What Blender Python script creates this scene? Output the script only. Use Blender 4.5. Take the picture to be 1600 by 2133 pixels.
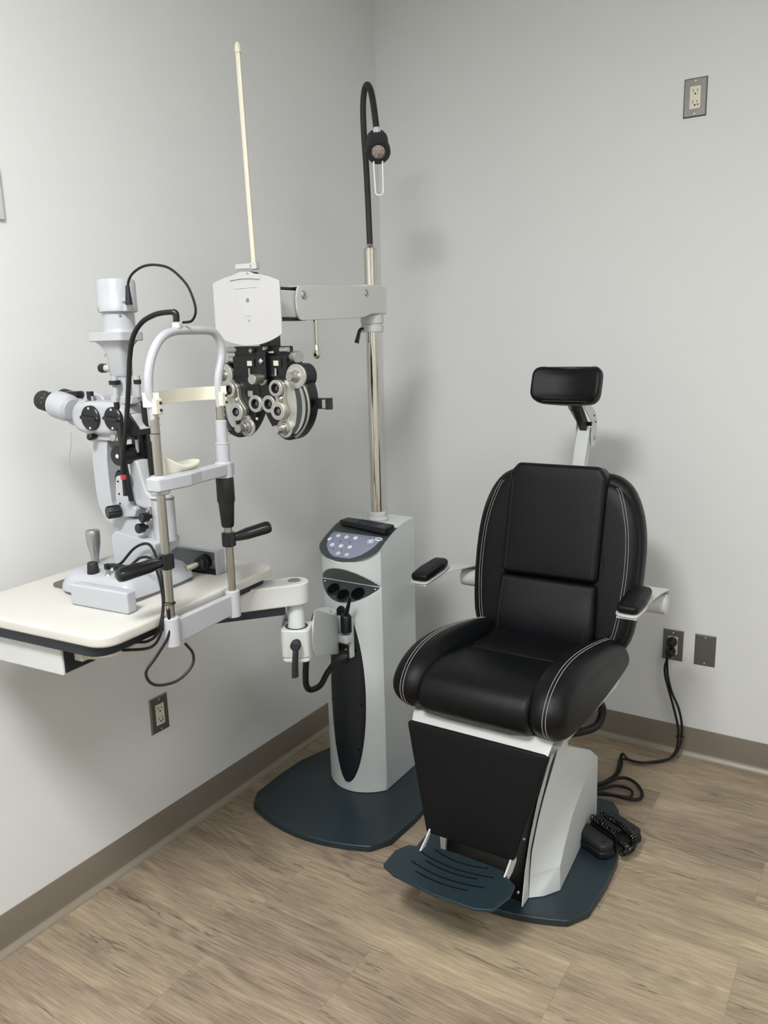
import bpy, bmesh, math, random
from mathutils import Vector, Matrix, Euler
random.seed(7)
scn = bpy.context.scene
for o in list(bpy.data.objects): bpy.data.objects.remove(o)
COL = scn.collection
PI = math.pi
V = Vector

# ------------------------------------------------------------------ camera
cam_d = bpy.data.cameras.new('camera'); cam = bpy.data.objects.new('camera', cam_d); COL.objects.link(cam)
yaw, pitch, roll = 0.5676, 0.21, -0.0262
fwd = V((-math.sin(yaw)*math.cos(pitch), math.cos(yaw)*math.cos(pitch), -math.sin(pitch)))
rt0 = V((math.cos(yaw), math.sin(yaw), 0)); up0 = rt0.cross(fwd)
rt = math.cos(roll)*rt0 + math.sin(roll)*up0; up = -math.sin(roll)*rt0 + math.cos(roll)*up0
M = Matrix(((rt.x, up.x, -fwd.x, 1.8074), (rt.y, up.y, -fwd.y, -2.8595), (rt.z, up.z, -fwd.z, 1.514), (0, 0, 0, 1)))
cam.matrix_world = M
cam_d.sensor_fit = 'HORIZONTAL'; cam_d.sensor_width = 36.0
cam_d.lens = 1684.48/1600*36.0
cam_d.clip_start = 0.05; cam_d.clip_end = 30
scn.camera = cam
# ------------------------------------------------------------------ world, exposure
w = bpy.data.worlds.new('world'); scn.world = w; w.use_nodes = True
w.node_tree.nodes['Background'].inputs[0].default_value = (0.8, 0.85, 0.9, 1)
w.node_tree.nodes['Background'].inputs[1].default_value = 0.05
vs = scn.view_settings
vs.view_transform = 'Standard'; vs.look = 'None'; vs.gamma = 1; vs.use_curve_mapping = False
vs.exposure = 1.1
LIGHT_MAIN = 40.0
LIGHT_SIDE = 5.0
ROOM_X, ROOM_Y, ROOM_Z = 3.5, -4.6, 2.85
LIGHT_COL = (1.0, 0.995, 0.985)

# ------------------------------------------------------------------ materials
def srgb(r, g, b):
    f = lambda c: (c/255/12.92) if c/255 <= .04045 else ((c/255+.055)/1.055)**2.4
    return (f(r), f(g), f(b), 1)
def mat(name, col, rough=.5, metal=0, bump=0, bscale=300, var=0, spec=.5, coat=0, aniso=0):
    m = bpy.data.materials.new(name); m.use_nodes = True
    nt = m.node_tree; b = nt.nodes['Principled BSDF']
    b.inputs['Base Color'].default_value = srgb(*col); b.inputs['Roughness'].default_value = rough
    b.inputs['Metallic'].default_value = metal; b.inputs['Specular IOR Level'].default_value = spec
    b.inputs['Coat Weight'].default_value = coat
    tc = nt.nodes.new('ShaderNodeTexCoord')
    if bump:
        n = nt.nodes.new('ShaderNodeTexNoise'); n.inputs['Scale'].default_value = bscale; n.inputs['Detail'].default_value = 3
        nt.links.new(tc.outputs['Object'], n.inputs['Vector'])
        bp = nt.nodes.new('ShaderNodeBump'); bp.inputs['Strength'].default_value = bump; bp.inputs['Distance'].default_value = .002
        nt.links.new(n.outputs['Fac'], bp.inputs['Height']); nt.links.new(bp.outputs['Normal'], b.inputs['Normal'])
    if var:
        n = nt.nodes.new('ShaderNodeTexNoise'); n.inputs['Scale'].default_value = 6; n.inputs['Detail'].default_value = 4
        nt.links.new(tc.outputs['Object'], n.inputs['Vector'])
        mr = nt.nodes.new('ShaderNodeMapRange'); mr.inputs[3].default_value = rough-var; mr.inputs[4].default_value = rough+var
        nt.links.new(n.outputs['Fac'], mr.inputs[0]); nt.links.new(mr.outputs[0], b.inputs['Roughness'])
    return m
MT = {}
MT['wall'] = mat('wall_paint', (219, 221, 221), .6, bump=.12, bscale=260, spec=.35)
MT['ceil'] = mat('ceiling_paint', (225, 225, 222), .8)
MT['base'] = mat('cove_base_vinyl', (120, 112, 100), .42, bump=.05, bscale=90, spec=.5)
MT['toe'] = mat('cove_toe_vinyl', (142, 134, 120), .3, spec=.6)
MT['powder'] = mat('powder_coat_grey', (202, 208, 208), .42, bump=.08, bscale=900, spec=.5)
MT['powder2'] = mat('powder_coat_white', (196, 199, 197), .4, bump=.06, bscale=900)
MT['greyhood'] = mat('hood_grey', (120, 123, 122), .5)
MT['teal'] = mat('teal_black_steel', (32, 46, 52), .36, bump=.15, bscale=700, spec=.5, var=.05)
MT['tealdark'] = mat('dark_blue_panel', (12, 23, 31), .45, bump=.1, bscale=700)
MT['chrome'] = mat('chrome', (206, 201, 190), .12, 1)
MT['brushed'] = mat('brushed_steel', (168, 164, 155), .28, 1)
MT['steelplate'] = mat('stainless_plate', (122, 120, 116), .42, .8, bump=.1, bscale=120)
MT['steelrod'] = mat('satin_rod', (176, 172, 164), .25, 1)
MT['leather'] = mat('black_vinyl_upholstery', (4, 6, 9), .42, bump=.3, bscale=520, spec=.26, var=.05)
MT['leatherflat'] = mat('black_vinyl_flat', (4, 5, 8), .58, bump=.4, bscale=520, spec=.24)
MT['thread'] = mat('grey_thread', (185, 180, 172), .8)
MT['threadblack'] = mat('black_thread', (40, 40, 42), .6)
MT['black'] = mat('black_plastic', (11, 12, 15), .38, spec=.5)
MT['blackmat'] = mat('black_matte', (26, 28, 31), .6, bump=.1, bscale=500)
MT['rubber'] = mat('black_rubber', (10, 11, 13), .5, spec=.4)
MT['gloss'] = mat('black_gloss', (9, 12, 17), .15, spec=.6)
MT['slit'] = mat('instrument_lacquer', (172, 175, 180), .36, spec=.5, bump=.02, bscale=400)
MT['cream'] = mat('cream_plastic', (214, 211, 194), .35, spec=.5)
MT['white'] = mat('white_plastic', (194, 194, 195), .38)
MT['table'] = mat('table_laminate', (197, 196, 189), .38, spec=.4)
MT['navy'] = mat('navy_edge', (20, 27, 36), .5)
MT['membrane'] = mat('membrane_lilac', (132, 138, 160), .3, spec=.6)
MT['button'] = mat('button_white', (232, 236, 240), .4)
MT['consoledark'] = mat('console_slate', (56, 64, 66), .42)
MT['hole'] = mat('hole_black', (3, 3, 4), .8, spec=.1)
MT['silver'] = mat('silver_satin', (186, 185, 178), .3, .85)
MT['silverdial'] = mat('engraved_dial', (190, 190, 183), .42, .55)
MT['ink'] = mat('ink', (25, 27, 30), .6)
MT['phblack'] = mat('phoropter_black', (6, 8, 13), .33, spec=.5)
MT['red'] = mat('red_plastic', (170, 50, 60), .4)
MT['lcd'] = mat('keypad_lilac', (70, 74, 110), .4)
MT['screw'] = mat('screw_steel', (190, 190, 188), .25, 1)
MT['aluminium'] = mat('aluminium', (172, 172, 174), .3, .9)
def glass(name, col, rough=.02, alpha=None):
    m = bpy.data.materials.new(name); m.use_nodes = True; b = m.node_tree.nodes['Principled BSDF']
    b.inputs['Base Color'].default_value = srgb(*col); b.inputs['Roughness'].default_value = rough
    b.inputs['Transmission Weight'].default_value = 1; b.inputs['IOR'].default_value = 1.1 if alpha else 1.45
    if alpha: b.inputs['Alpha'].default_value = alpha
    return m
MT['film'] = glass('clear_film', (240, 243, 245), .02, .14)
MT['lens'] = mat('coated_lens', (30, 28, 34), .05, spec=1, coat=1)
MT['lenspale'] = mat('lens_pale', (120, 112, 118), .12, .3, coat=1)
MT['led'] = mat('led_reflector', (220, 212, 210), .18, .8, bump=.8, bscale=70)
m = bpy.data.materials.new('light_diffuser'); m.use_nodes = True; b = m.node_tree.nodes['Principled BSDF']
b.inputs['Emission Color'].default_value = (*LIGHT_COL, 1); b.inputs['Emission Strength'].default_value = LIGHT_MAIN; MT['emit'] = m
m = m.copy(); m.node_tree.nodes['Principled BSDF'].inputs['Emission Strength'].default_value = LIGHT_SIDE; MT['emit2'] = m

def floor_material():
    m = bpy.data.materials.new('vinyl_planks'); m.use_nodes = True; nt = m.node_tree; N = nt.nodes; L = nt.links
    b = N['Principled BSDF']
    def node(t, **k):
        n = N.new(t)
        for a, v in k.items(): setattr(n, a, v)
        return n
    def math_(op, a, b_=None, c=None):
        n = node('ShaderNodeMath', operation=op)
        for i, x in enumerate((a, b_, c)):
            if x is None: continue
            if isinstance(x, (int, float)): n.inputs[i].default_value = x
            else: L.new(x, n.inputs[i])
        return n.outputs[0]
    tc = node('ShaderNodeTexCoord'); sp = node('ShaderNodeSeparateXYZ'); L.new(tc.outputs['Object'], sp.inputs[0])
    X, Y = sp.outputs[0], sp.outputs[1]
    W, LEN = .22, .80
    ry = math_('DIVIDE', math_('ADD', Y, 1.40), W); row = math_('FLOOR', ry); fy = math_('FRACT', ry)
    odd = math_('MODULO', math_('ADD', row, 100), 2)
    rx = math_('DIVIDE', math_('SUBTRACT', X, math_('ADD', math_('MULTIPLY', odd, .351), .449)), LEN)
    colm = math_('FLOOR', rx); fx = math_('FRACT', rx)
    cmb = node('ShaderNodeCombineXYZ'); L.new(row, cmb.inputs[0]); L.new(colm, cmb.inputs[1])
    wn = node('ShaderNodeTexWhiteNoise', noise_dimensions='3D'); L.new(cmb.outputs[0], wn.inputs[0])
    rnd = wn.outputs['Value']
    # grain coordinates: shifted per plank
    def coords(sx, sy, warp=0, off=0):
        c = node('ShaderNodeCombineXYZ')
        L.new(math_('MULTIPLY', X, sx), c.inputs[0]); L.new(math_('MULTIPLY', Y, sy), c.inputs[1])
        L.new(math_('ADD', math_('MULTIPLY', rnd, 37.0), off), c.inputs[2]); return c.outputs[0]
    def noise(vec, scale, detail=4, rough=.55, dist=0):
        n = node('ShaderNodeTexNoise'); n.inputs['Scale'].default_value = scale; n.inputs['Detail'].default_value = detail
        n.inputs['Roughness'].default_value = rough; n.inputs['Distortion'].default_value = dist; L.new(vec, n.inputs['Vector']); return n.outputs['Fac']
    fine = noise(coords(1, 22), 9, 5, .7)
    vfine = noise(coords(1.2, 38), 12, 3, .75)
    streak = noise(coords(1, 7, off=5), 2.6, 4, .6, .5)
    blot = noise(coords(1, 2.2, off=9), 2.2, 3, .5)
    # cathedral rings: level lines of a smooth stretched field
    fld = noise(coords(1, 4.2, off=3), 1.3, 1.5, .4, .25)
    rings = math_('SINE', math_('MULTIPLY', fld, 160.0))
    ringm = noise(coords(1, 2.5, off=21), 1.5, 2, .5)
    ringw = node('ShaderNodeMapRange'); L.new(ringm, ringw.inputs[0]); ringw.inputs[1].default_value = .52; ringw.inputs[2].default_value = .66
    ringw.inputs[3].default_value = .12
    ringv = math_('MULTIPLY', math_('MULTIPLY', rings, ringw.outputs[0]), .060)
    v = math_('ADD', math_('MULTIPLY', fine, .55), math_('MULTIPLY', streak, .42))
    v = math_('ADD', v, math_('MULTIPLY', vfine, .40))
    v = math_('ADD', v, math_('MULTIPLY', blot, .34))
    v = math_('ADD', v, ringv)
    v = math_('ADD', v, math_('MULTIPLY', math_('SUBTRACT', rnd, .5), .10))
    mr = node('ShaderNodeMapRange'); L.new(v, mr.inputs[0]); mr.inputs[1].default_value = .58; mr.inputs[2].default_value = 1.16
    cr = node('ShaderNodeValToRGB'); L.new(mr.outputs[0], cr.inputs[0]); e = cr.color_ramp.elements
    e[0].position = 0; e[0].color = srgb(90, 79, 68); e[1].position = 1; e[1].color = srgb(198, 184, 156)
    a = cr.color_ramp.elements.new(.35); a.color = srgb(139, 126, 110); a = cr.color_ramp.elements.new(.65); a.color = srgb(167, 153, 131)
    # dark cracks / knots
    ck = noise(coords(1, 13, off=50), 2.4, 4, .6, .5)
    ckm = node('ShaderNodeMapRange'); L.new(math_('ABSOLUTE', math_('SUBTRACT', ck, .5)), ckm.inputs[0]); ckm.inputs[1].default_value = .0; ckm.inputs[2].default_value = .022
    ckm.inputs[3].default_value = 1; ckm.inputs[4].default_value = 0
    ckg = noise(coords(1, 6, off=77), 2.8, 2, .5)
    ckg2 = node('ShaderNodeMapRange'); L.new(ckg, ckg2.inputs[0]); ckg2.inputs[1].default_value = .575; ckg2.inputs[2].default_value = .61
    crack = math_('MULTIPLY', ckm.outputs[0], ckg2.outputs[0])
    # warm / cool tint per plank
    tint = node('ShaderNodeMixRGB', blend_type='MULTIPLY'); tint.inputs[0].default_value = 1
    tr = node('ShaderNodeValToRGB'); L.new(wn.outputs['Value'], tr.inputs[0]); tr.color_ramp.elements[0].color = (1.0, .97, .95, 1); tr.color_ramp.elements[1].color = (1.0, 1.0, .93, 1)
    L.new(cr.outputs[0], tint.inputs[1]); L.new(tr.outputs[0], tint.inputs[2])
    mx = node('ShaderNodeMixRGB'); L.new(math_('MULTIPLY', crack, .7), mx.inputs[0]); L.new(tint.outputs[0], mx.inputs[1]); mx.inputs[2].default_value = srgb(58, 46, 40)
    # seams
    def edge(f, size, length):
        d = math_('MINIMUM', f, math_('SUBTRACT', 1, f)); d = math_('MULTIPLY', d, length)
        n = node('ShaderNodeMapRange'); L.new(d, n.inputs[0]); n.inputs[1].default_value = 0; n.inputs[2].default_value = size; n.inputs[3].default_value = 1; n.inputs[4].default_value = 0; return n.outputs[0]
    seam = math_('MAXIMUM', edge(fy, .0016, W), edge(fx, .0014, LEN))
    mx2 = node('ShaderNodeMixRGB'); L.new(math_('MULTIPLY', seam, .28), mx2.inputs[0]); L.new(mx.outputs[0], mx2.inputs[1]); mx2.inputs[2].default_value = srgb(60, 50, 42)
    L.new(mx2.outputs[0], b.inputs['Base Color'])
    b.inputs['Roughness'].default_value = .5; b.inputs['Specular IOR Level'].default_value = .35
    bp = node('ShaderNodeBump'); bp.inputs['Strength'].default_value = .12; bp.inputs['Distance'].default_value = .002
    L.new(v, bp.inputs['Height']); L.new(bp.outputs[0], b.inputs['Normal'])
    return m
MT['floor'] = floor_material()

# ------------------------------------------------------------------ mesh helpers
def basis(d, ref=None):
    d = V(d).normalized()
    if ref is None: ref = V((0, 0, 1)) if abs(d.z) < .95 else V((1, 0, 0))
    u = V(ref).cross(d).normalized(); v = d.cross(u).normalized()
    return u, v, d
def smooth_path(pts, n=8):
    pts = [V(p) for p in pts]; out = []
    P = [2*pts[0]-pts[1]] + pts + [2*pts[-1]-pts[-2]]
    for i in range(1, len(P)-2):
        a, b, c, d = P[i-1], P[i], P[i+1], P[i+2]
        for k in range(n):
            t = k/n
            out.append(.5*((2*b)+(c-a)*t+(2*a-5*b+4*c-d)*t*t+(3*b-a-3*c+d)*t**3))
    out.append(pts[-1]); return out
def smooth2d(pts, n=5):
    pts = [V((p[0], p[1], 0)) for p in pts]; out = []; k = len(pts)
    for i in range(k):
        a, b, c, d = pts[i-1], pts[i], pts[(i+1) % k], pts[(i+2) % k]
        for j in range(n):
            t = j/n; q = .5*((2*b)+(c-a)*t+(2*a-5*b+4*c-d)*t*t+(3*b-a-3*c+d)*t**3)
            out.append((q.x, q.y))
    return out
def round_poly(pts, r, seg=5):
    """round the corners of a 2D polygon; r a number or one per corner"""
    out = []; n = len(pts)
    for i in range(n):
        p = V((*pts[i][:2], 0)); a = V((*pts[i-1][:2], 0)); c = V((*pts[(i+1) % n][:2], 0))
        rr = r[i] if isinstance(r, (list, tuple)) else r
        u = (a-p); v_ = (c-p); la, lc = u.length, v_.length
        if rr <= 0: out.append((p.x, p.y)); continue
        u.normalize(); v_.normalize(); ang = u.angle(v_)
        d = min(rr/math.tan(ang/2), la*.49, lc*.49)
        p0 = p+u*d; p1 = p+v_*d
        for k in range(seg+1):
            t = k/seg; q = p0*(1-t)**2 + p*2*t*(1-t) + p1*t*t
            out.append((q.x, q.y))
    return out
def rrect(w_, h_, r, seg=5, cx=0, cy=0):
    return round_poly([(cx-w_/2, cy-h_/2), (cx+w_/2, cy-h_/2), (cx+w_/2, cy+h_/2), (cx-w_/2, cy+h_/2)], r, seg)
def circle2(r, n=32, cx=0, cy=0, sy=1): return [(cx+r*math.cos(2*PI*i/n), cy+r*sy*math.sin(2*PI*i/n)) for i in range(n)]
class MB:
    def __init__(s): s.bm = bmesh.new()
    def face(s, vs):
        try: s.bm.faces.new(vs)
        except ValueError: pass
    def box(s, c, d, rot=None):
        c = V(c); R = rot.to_3x3() if rot is not None else Matrix.Identity(3)
        v = [s.bm.verts.new(c + R @ V((x*d[0]/2, y*d[1]/2, z*d[2]/2))) for x in (-1, 1) for y in (-1, 1) for z in (-1, 1)]
        for q in ((0, 1, 3, 2), (4, 6, 7, 5), (0, 4, 5, 1), (2, 3, 7, 6), (0, 2, 6, 4), (1, 5, 7, 3)): s.face([v[i] for i in q])
        return s
    def loft(s, rings, cap0=True, cap1=True, closed=True):
        R = [[s.bm.verts.new(p) for p in r] for r in rings]; n = len(R[0])
        for a, b in zip(R, R[1:]):
            for i in range(n if closed else n-1):
                j = (i+1) % n; s.face([a[i], a[j], b[j], b[i]])
        if cap0: s.face(R[0][::-1])
        if cap1: s.face(R[-1])
        return s
    def lathe(s, p0, axis, prof, n=32, ref=None):
        """prof: list of (distance along axis, radius)"""
        u, v, d = basis(axis, ref); p0 = V(p0); rings = []
        for h, r in prof:
            rings.append([p0+d*h+(u*math.cos(2*PI*i/n)+v*math.sin(2*PI*i/n))*max(r, 1e-5) for i in range(n)])
        return s.loft(rings)
    def cyl(s, a, b, r, r2=None, n=28, ch=0):
        a, b = V(a), V(b); L_ = (b-a).length; r2 = r if r2 is None else r2
        if ch: return s.lathe(a, b-a, [(0, r-ch), (ch, r), (L_-ch, r2), (L_, r2-ch)], n)
        return s.lathe(a, b-a, [(0, r), (L_, r2)], n)
    def ring(s, c, axis, R, r, h, n=36):
        """flat annulus with height h from c along axis"""
        u, v, d = basis(axis); c = V(c)
        P = lambda rad, z: [c+d*z+(u*math.cos(2*PI*i/n)+v*math.sin(2*PI*i/n))*rad for i in range(n)]
        return s.loft([P(r, 0), P(R, 0), P(R, h), P(r, h), P(r, 0)], False, False)
    def torus(s, c, axis, R, r, n=36, m_=10):
        u, v, d = basis(axis); c = V(c); rings = []
        for i in range(n+1):
            t = 2*PI*i/n; e = u*math.cos(t)+v*math.sin(t)
            rings.append([c+e*(R+r*math.cos(2*PI*j/m_))+d*r*math.sin(2*PI*j/m_) for j in range(m_)])
        return s.loft(rings, False, False)
    def tube(s, pts, r, n=12, sm=8, rad=None, flat=1, ref=None):
        P = smooth_path(pts, sm) if sm else [V(p) for p in pts]
        rings = []; prev = None
        for i, p in enumerate(P):
            d = (P[min(i+1, len(P)-1)]-P[max(i-1, 0)]).normalized()
            if prev is None: u, v, _ = basis(d, ref)
            else:
                u = (prev - d*prev.dot(d)).normalized(); v = d.cross(u)
            prev = u; rr = r if rad is None else rad(i/(len(P)-1))
            rings.append([p+(u*math.cos(2*PI*k/n)+v*math.sin(2*PI*k/n)*flat)*rr for k in range(n)])
        return s.loft(rings)
    def sphere(s, c, r, n=16, sc=(1, 1, 1)):
        c = V(c); rings = []
        for i in range(n//2+1):
            t = PI*i/(n//2); rr = max(math.sin(t), 1e-4)
            rings.append([c+V((r*sc[0]*rr*math.cos(2*PI*k/n), r*sc[1]*rr*math.sin(2*PI*k/n), -r*sc[2]*math.cos(t))) for k in range(n)])
        return s.loft(rings)
    def prism(s, out, o, u, v, t, n_=None):
        """extrude 2D outline lying in frame (o,u,v) by t along u x v"""
        o, u, v = V(o), V(u), V(v); nn = u.cross(v).normalized() if n_ is None else V(n_)
        a = [s.bm.verts.new(o+u*x+v*y) for x, y in out]; b = [s.bm.verts.new(o+u*x+v*y+nn*t) for x, y in out]
        k = len(a)
        for i in range(k): j = (i+1) % k; s.face([a[i], a[j], b[j], b[i]])
        s.face(a[::-1]); s.face(b); return s
    def pillow(s, out, o, u, v, t, r, dome=.0, seg=6, both=True, bend=None, domeb=None):
        """soft pad: outline extruded t along u x v with edge rounding r and domed faces"""
        o, u, v = V(o), V(u).normalized(), V(v).normalized(); nn = u.cross(v).normalized(); k = len(out)
        dens = []
        for i in range(k):
            a, c = out[i], out[(i+1) % k]; L_ = math.hypot(c[0]-a[0], c[1]-a[1]); m_ = max(1, int(L_/.010))
            for j in range(m_): dens.append((a[0]+(c[0]-a[0])*j/m_, a[1]+(c[1]-a[1])*j/m_))
        out = dens; k = len(out)
        ar = sum(out[i][0]*out[(i+1) % k][1]-out[(i+1) % k][0]*out[i][1] for i in range(k))
        if ar < 0: out = out[::-1]
        nor = []
        for i in range(k):
            a, c = out[i-1], out[(i+1) % k]; d = V((c[0]-a[0], c[1]-a[1], 0)).normalized(); nor.append((d.y, -d.x))
        cx = sum(p[0] for p in out)/k; cy = sum(p[1] for p in out)/k
        if domeb is None: domeb = dome
        rings = []
        def ring(ins, h):
            return [(p[0]-q[0]*ins, p[1]-q[1]*ins, h) for p, q in zip(out, nor)]
        A = []
        for i in range(seg+1):
            th = PI/2*i/seg; A.append((r*(1-math.sin(th)), r*(1-math.cos(th))))
        side = []
        if both:
            for ins, h in A: side.append(ring(ins, h))
        else: side.append(ring(0, 0))
        for ins, h in A[::-1]: side.append(ring(ins, t-h))
        def cap(base, h0, dm):
            res = []
            hx = max(abs(x-cx) for x, y, _ in base); hy = max(abs(y-cy) for x, y, _ in base)
            for sc in (.93, .86, .78, .7, .6, .5, .4, .3, .2, .1, .02):
                res.append([(cx+(x-cx)*sc, cy+(y-cy)*sc, h0+dm*(1-((x-cx)*sc/hx)**4)*(1-((y-cy)*sc/hy)**4)) for x, y, _ in base])
            return res
        top = cap(side[-1], t, dome); bot = cap(side[0], 0, -domeb if both else 0)
        allr = bot[::-1]+side+top
        f = (lambda x, y, h: bend(x, y, h)) if bend else (lambda x, y, h: (x, y, h))
        R = []
        for rg in allr:
            R.append([o+u*q[0]+v*q[1]+nn*q[2] for q in (f(*p) for p in rg)])
        return s.loft(R)
    def grid(s, P, thick=None):
        """P: rows of points -> sheet"""
        Vv = [[s.bm.verts.new(p) for p in r] for r in P]
        for i in range(len(P)-1):
            for j in range(len(P[0])-1): s.face([Vv[i][j], Vv[i][j+1], Vv[i+1][j+1], Vv[i+1][j]])
        return s
def build(name, mb, m, parent=None, bevel=0, seg=2, angle=35, solid=0, label=None, subsurf=0, stuff=False, boost=None):
    bm = mb.bm; bmesh.ops.remove_doubles(bm, verts=bm.verts, dist=1e-6); bmesh.ops.recalc_face_normals(bm, faces=bm.faces)
    if boost is not None: bmesh.ops.transform(bm, matrix=boost, verts=bm.verts)
    xs = [v.co for v in bm.verts]; lo = V((min(p[i] for p in xs) for i in range(3))); hi = V((max(p[i] for p in xs) for i in range(3)))
    c = (lo+hi)/2
    bmesh.ops.translate(bm, verts=bm.verts, vec=-c)
    me = bpy.data.meshes.new(name); bm.to_mesh(me); bm.free()
    me.materials.append(MT[m] if isinstance(m, str) else m)
    for p in me.polygons: p.use_smooth = True
    me.set_sharp_from_angle(angle=math.radians(angle))
    o = bpy.data.objects.new(name, me); COL.objects.link(o); o.parent = parent
    off = V((0, 0, 0))
    if parent is not None and 'ctr' in OFF.get(parent, {}): off = OFF[parent]['ctr']
    o.location = c - off
    OFF[o] = {'ctr': c}
    if solid:
        md = o.modifiers.new('solid', 'SOLIDIFY'); md.thickness = solid; md.offset = -1
    if bevel:
        md = o.modifiers.new('bevel', 'BEVEL'); md.width = bevel; md.segments = seg; md.limit_method = 'ANGLE'; md.angle_limit = math.radians(angle); md.harden_normals = True
    if subsurf:
        md = o.modifiers.new('sub', 'SUBSURF'); md.levels = subsurf; md.render_levels = subsurf
    if label: o['label'] = label
    if stuff: o['kind'] = 'stuff'
    return o
OFF = {}
def tag(o, label, cat, group=None):
    o['label'] = label; o['category'] = cat
    if group: o['group'] = group
    return o
def thing(name, label, cat, loc=(0, 0, 0), rz=0, group=None):
    """an Empty; parts are given in its local frame"""
    o = bpy.data.objects.new(name, None); COL.objects.link(o); o.location = loc; o.rotation_euler = (0, 0, rz); o.empty_display_size = .05
    return tag(o, label, cat, group)
def wthing(name, label, cat, loc, group=None):
    """an Empty whose parts are given in world coordinates"""
    o = thing(name, label, cat, loc, 0, group); OFF[o] = {'ctr': V(loc)}; return o
def struct(name, mb, m, **k):
    o = build(name, mb, m, **k); o['kind'] = 'structure'; return o
def screw(parent, c, axis, r=.004, name='screw', m='screw'):
    mb = MB(); mb.lathe(c, axis, [(-.001, r), (.0012, r), (.002, r*.7), (.002, r*.45), (.0008, r*.4)], 14)
    return build(name, mb, m, parent)
X_, Y_, Z_ = V((1, 0, 0)), V((0, 1, 0)), V((0, 0, 1))

# ================================================================== THE ROOM
struct('floor', MB().box((ROOM_X/2, ROOM_Y/2, -.05), (ROOM_X+.2, -ROOM_Y+.2, .1)), 'floor').data
struct('wall_left', MB().box((-.05, ROOM_Y/2, ROOM_Z/2), (.1, -ROOM_Y+.2, ROOM_Z)), 'wall')
struct('wall_back', MB().box((ROOM_X/2, .05, ROOM_Z/2), (ROOM_X, .1, ROOM_Z)), 'wall')
struct('wall_right', MB().box((ROOM_X+.05, ROOM_Y/2, ROOM_Z/2), (.1, -ROOM_Y+.2, ROOM_Z)), 'wall')
struct('wall_front', MB().box((ROOM_X/2, ROOM_Y-.05, ROOM_Z/2), (ROOM_X, .1, ROOM_Z)), 'wall')
struct('ceiling', MB().box((ROOM_X/2, ROOM_Y/2, ROOM_Z+.05), (ROOM_X+.2, -ROOM_Y+.2, .1)), 'ceil')
for o in bpy.data.objects:
    if o.name == 'floor':      # keep the plank pattern in world coordinates
        for v in o.data.vertices: v.co += o.location
        o.location = (0, 0, 0)
HB = .1125
prof = [(0, 0), (.0145, 0), (.0145, .003), (.012, .0085), (.007, .015), (.0045, .021), (.0035, .03), (.0032, HB-.003), (.002, HB), (0, HB)]
def baseboard(name, a, b, nrm):
    mb = MB(); a, b, nrm = V(a), V(b), V(nrm)
    mb.loft([[a+nrm*p+Z_*q for p, q in prof], [b+nrm*p+Z_*q for p, q in prof]])
    o = struct(name, mb, 'base', angle=50)
    o.data.materials.append(MT['toe'])
    for f in o.data.polygons:
        if max(o.data.vertices[i].co.z for i in f.vertices)+o.location.z < .022: f.material_index = 1
    return o
baseboard('baseboard_left', (0, ROOM_Y, 0), (0, 0, 0), (1, 0, 0))
baseboard('baseboard_back', (0.004, 0, 0), (ROOM_X, 0, 0), (0, -1, 0))
baseboard('baseboard_right', (ROOM_X, ROOM_Y+.004, 0), (ROOM_X, -.004, 0), (-1, 0, 0))
baseboard('baseboard_front', (.004, ROOM_Y, 0), (ROOM_X-.004, ROOM_Y, 0), (0, 1, 0))

# ceiling lights (out of the picture, they light the room)
def troffer(x, y, w_, d_, em, label):
    t = wthing('ceiling_light', label, 'ceiling light', (x, y, ROOM_Z), 'recessed ceiling light panels')
    mb = MB()
    for sx in (-1, 1): mb.box((x+sx*(w_/2+.012), y, ROOM_Z-.006), (.024, d_+.048, .012))
    for sy in (-1, 1): mb.box((x, y+sy*(d_/2+.012), ROOM_Z-.006), (w_, .024, .012))
    build('frame', mb, 'white', t)
    build('diffuser', MB().box((x, y, ROOM_Z-.004), (w_, d_, .006)), em, t)
troffer(1.20, -3.05, .58, .58, 'emit', 'recessed ceiling light panel nearest the left wall')
troffer(2.75, -2.2, .6, 1.2, 'emit2', 'recessed ceiling light panel nearest the right wall')

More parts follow.
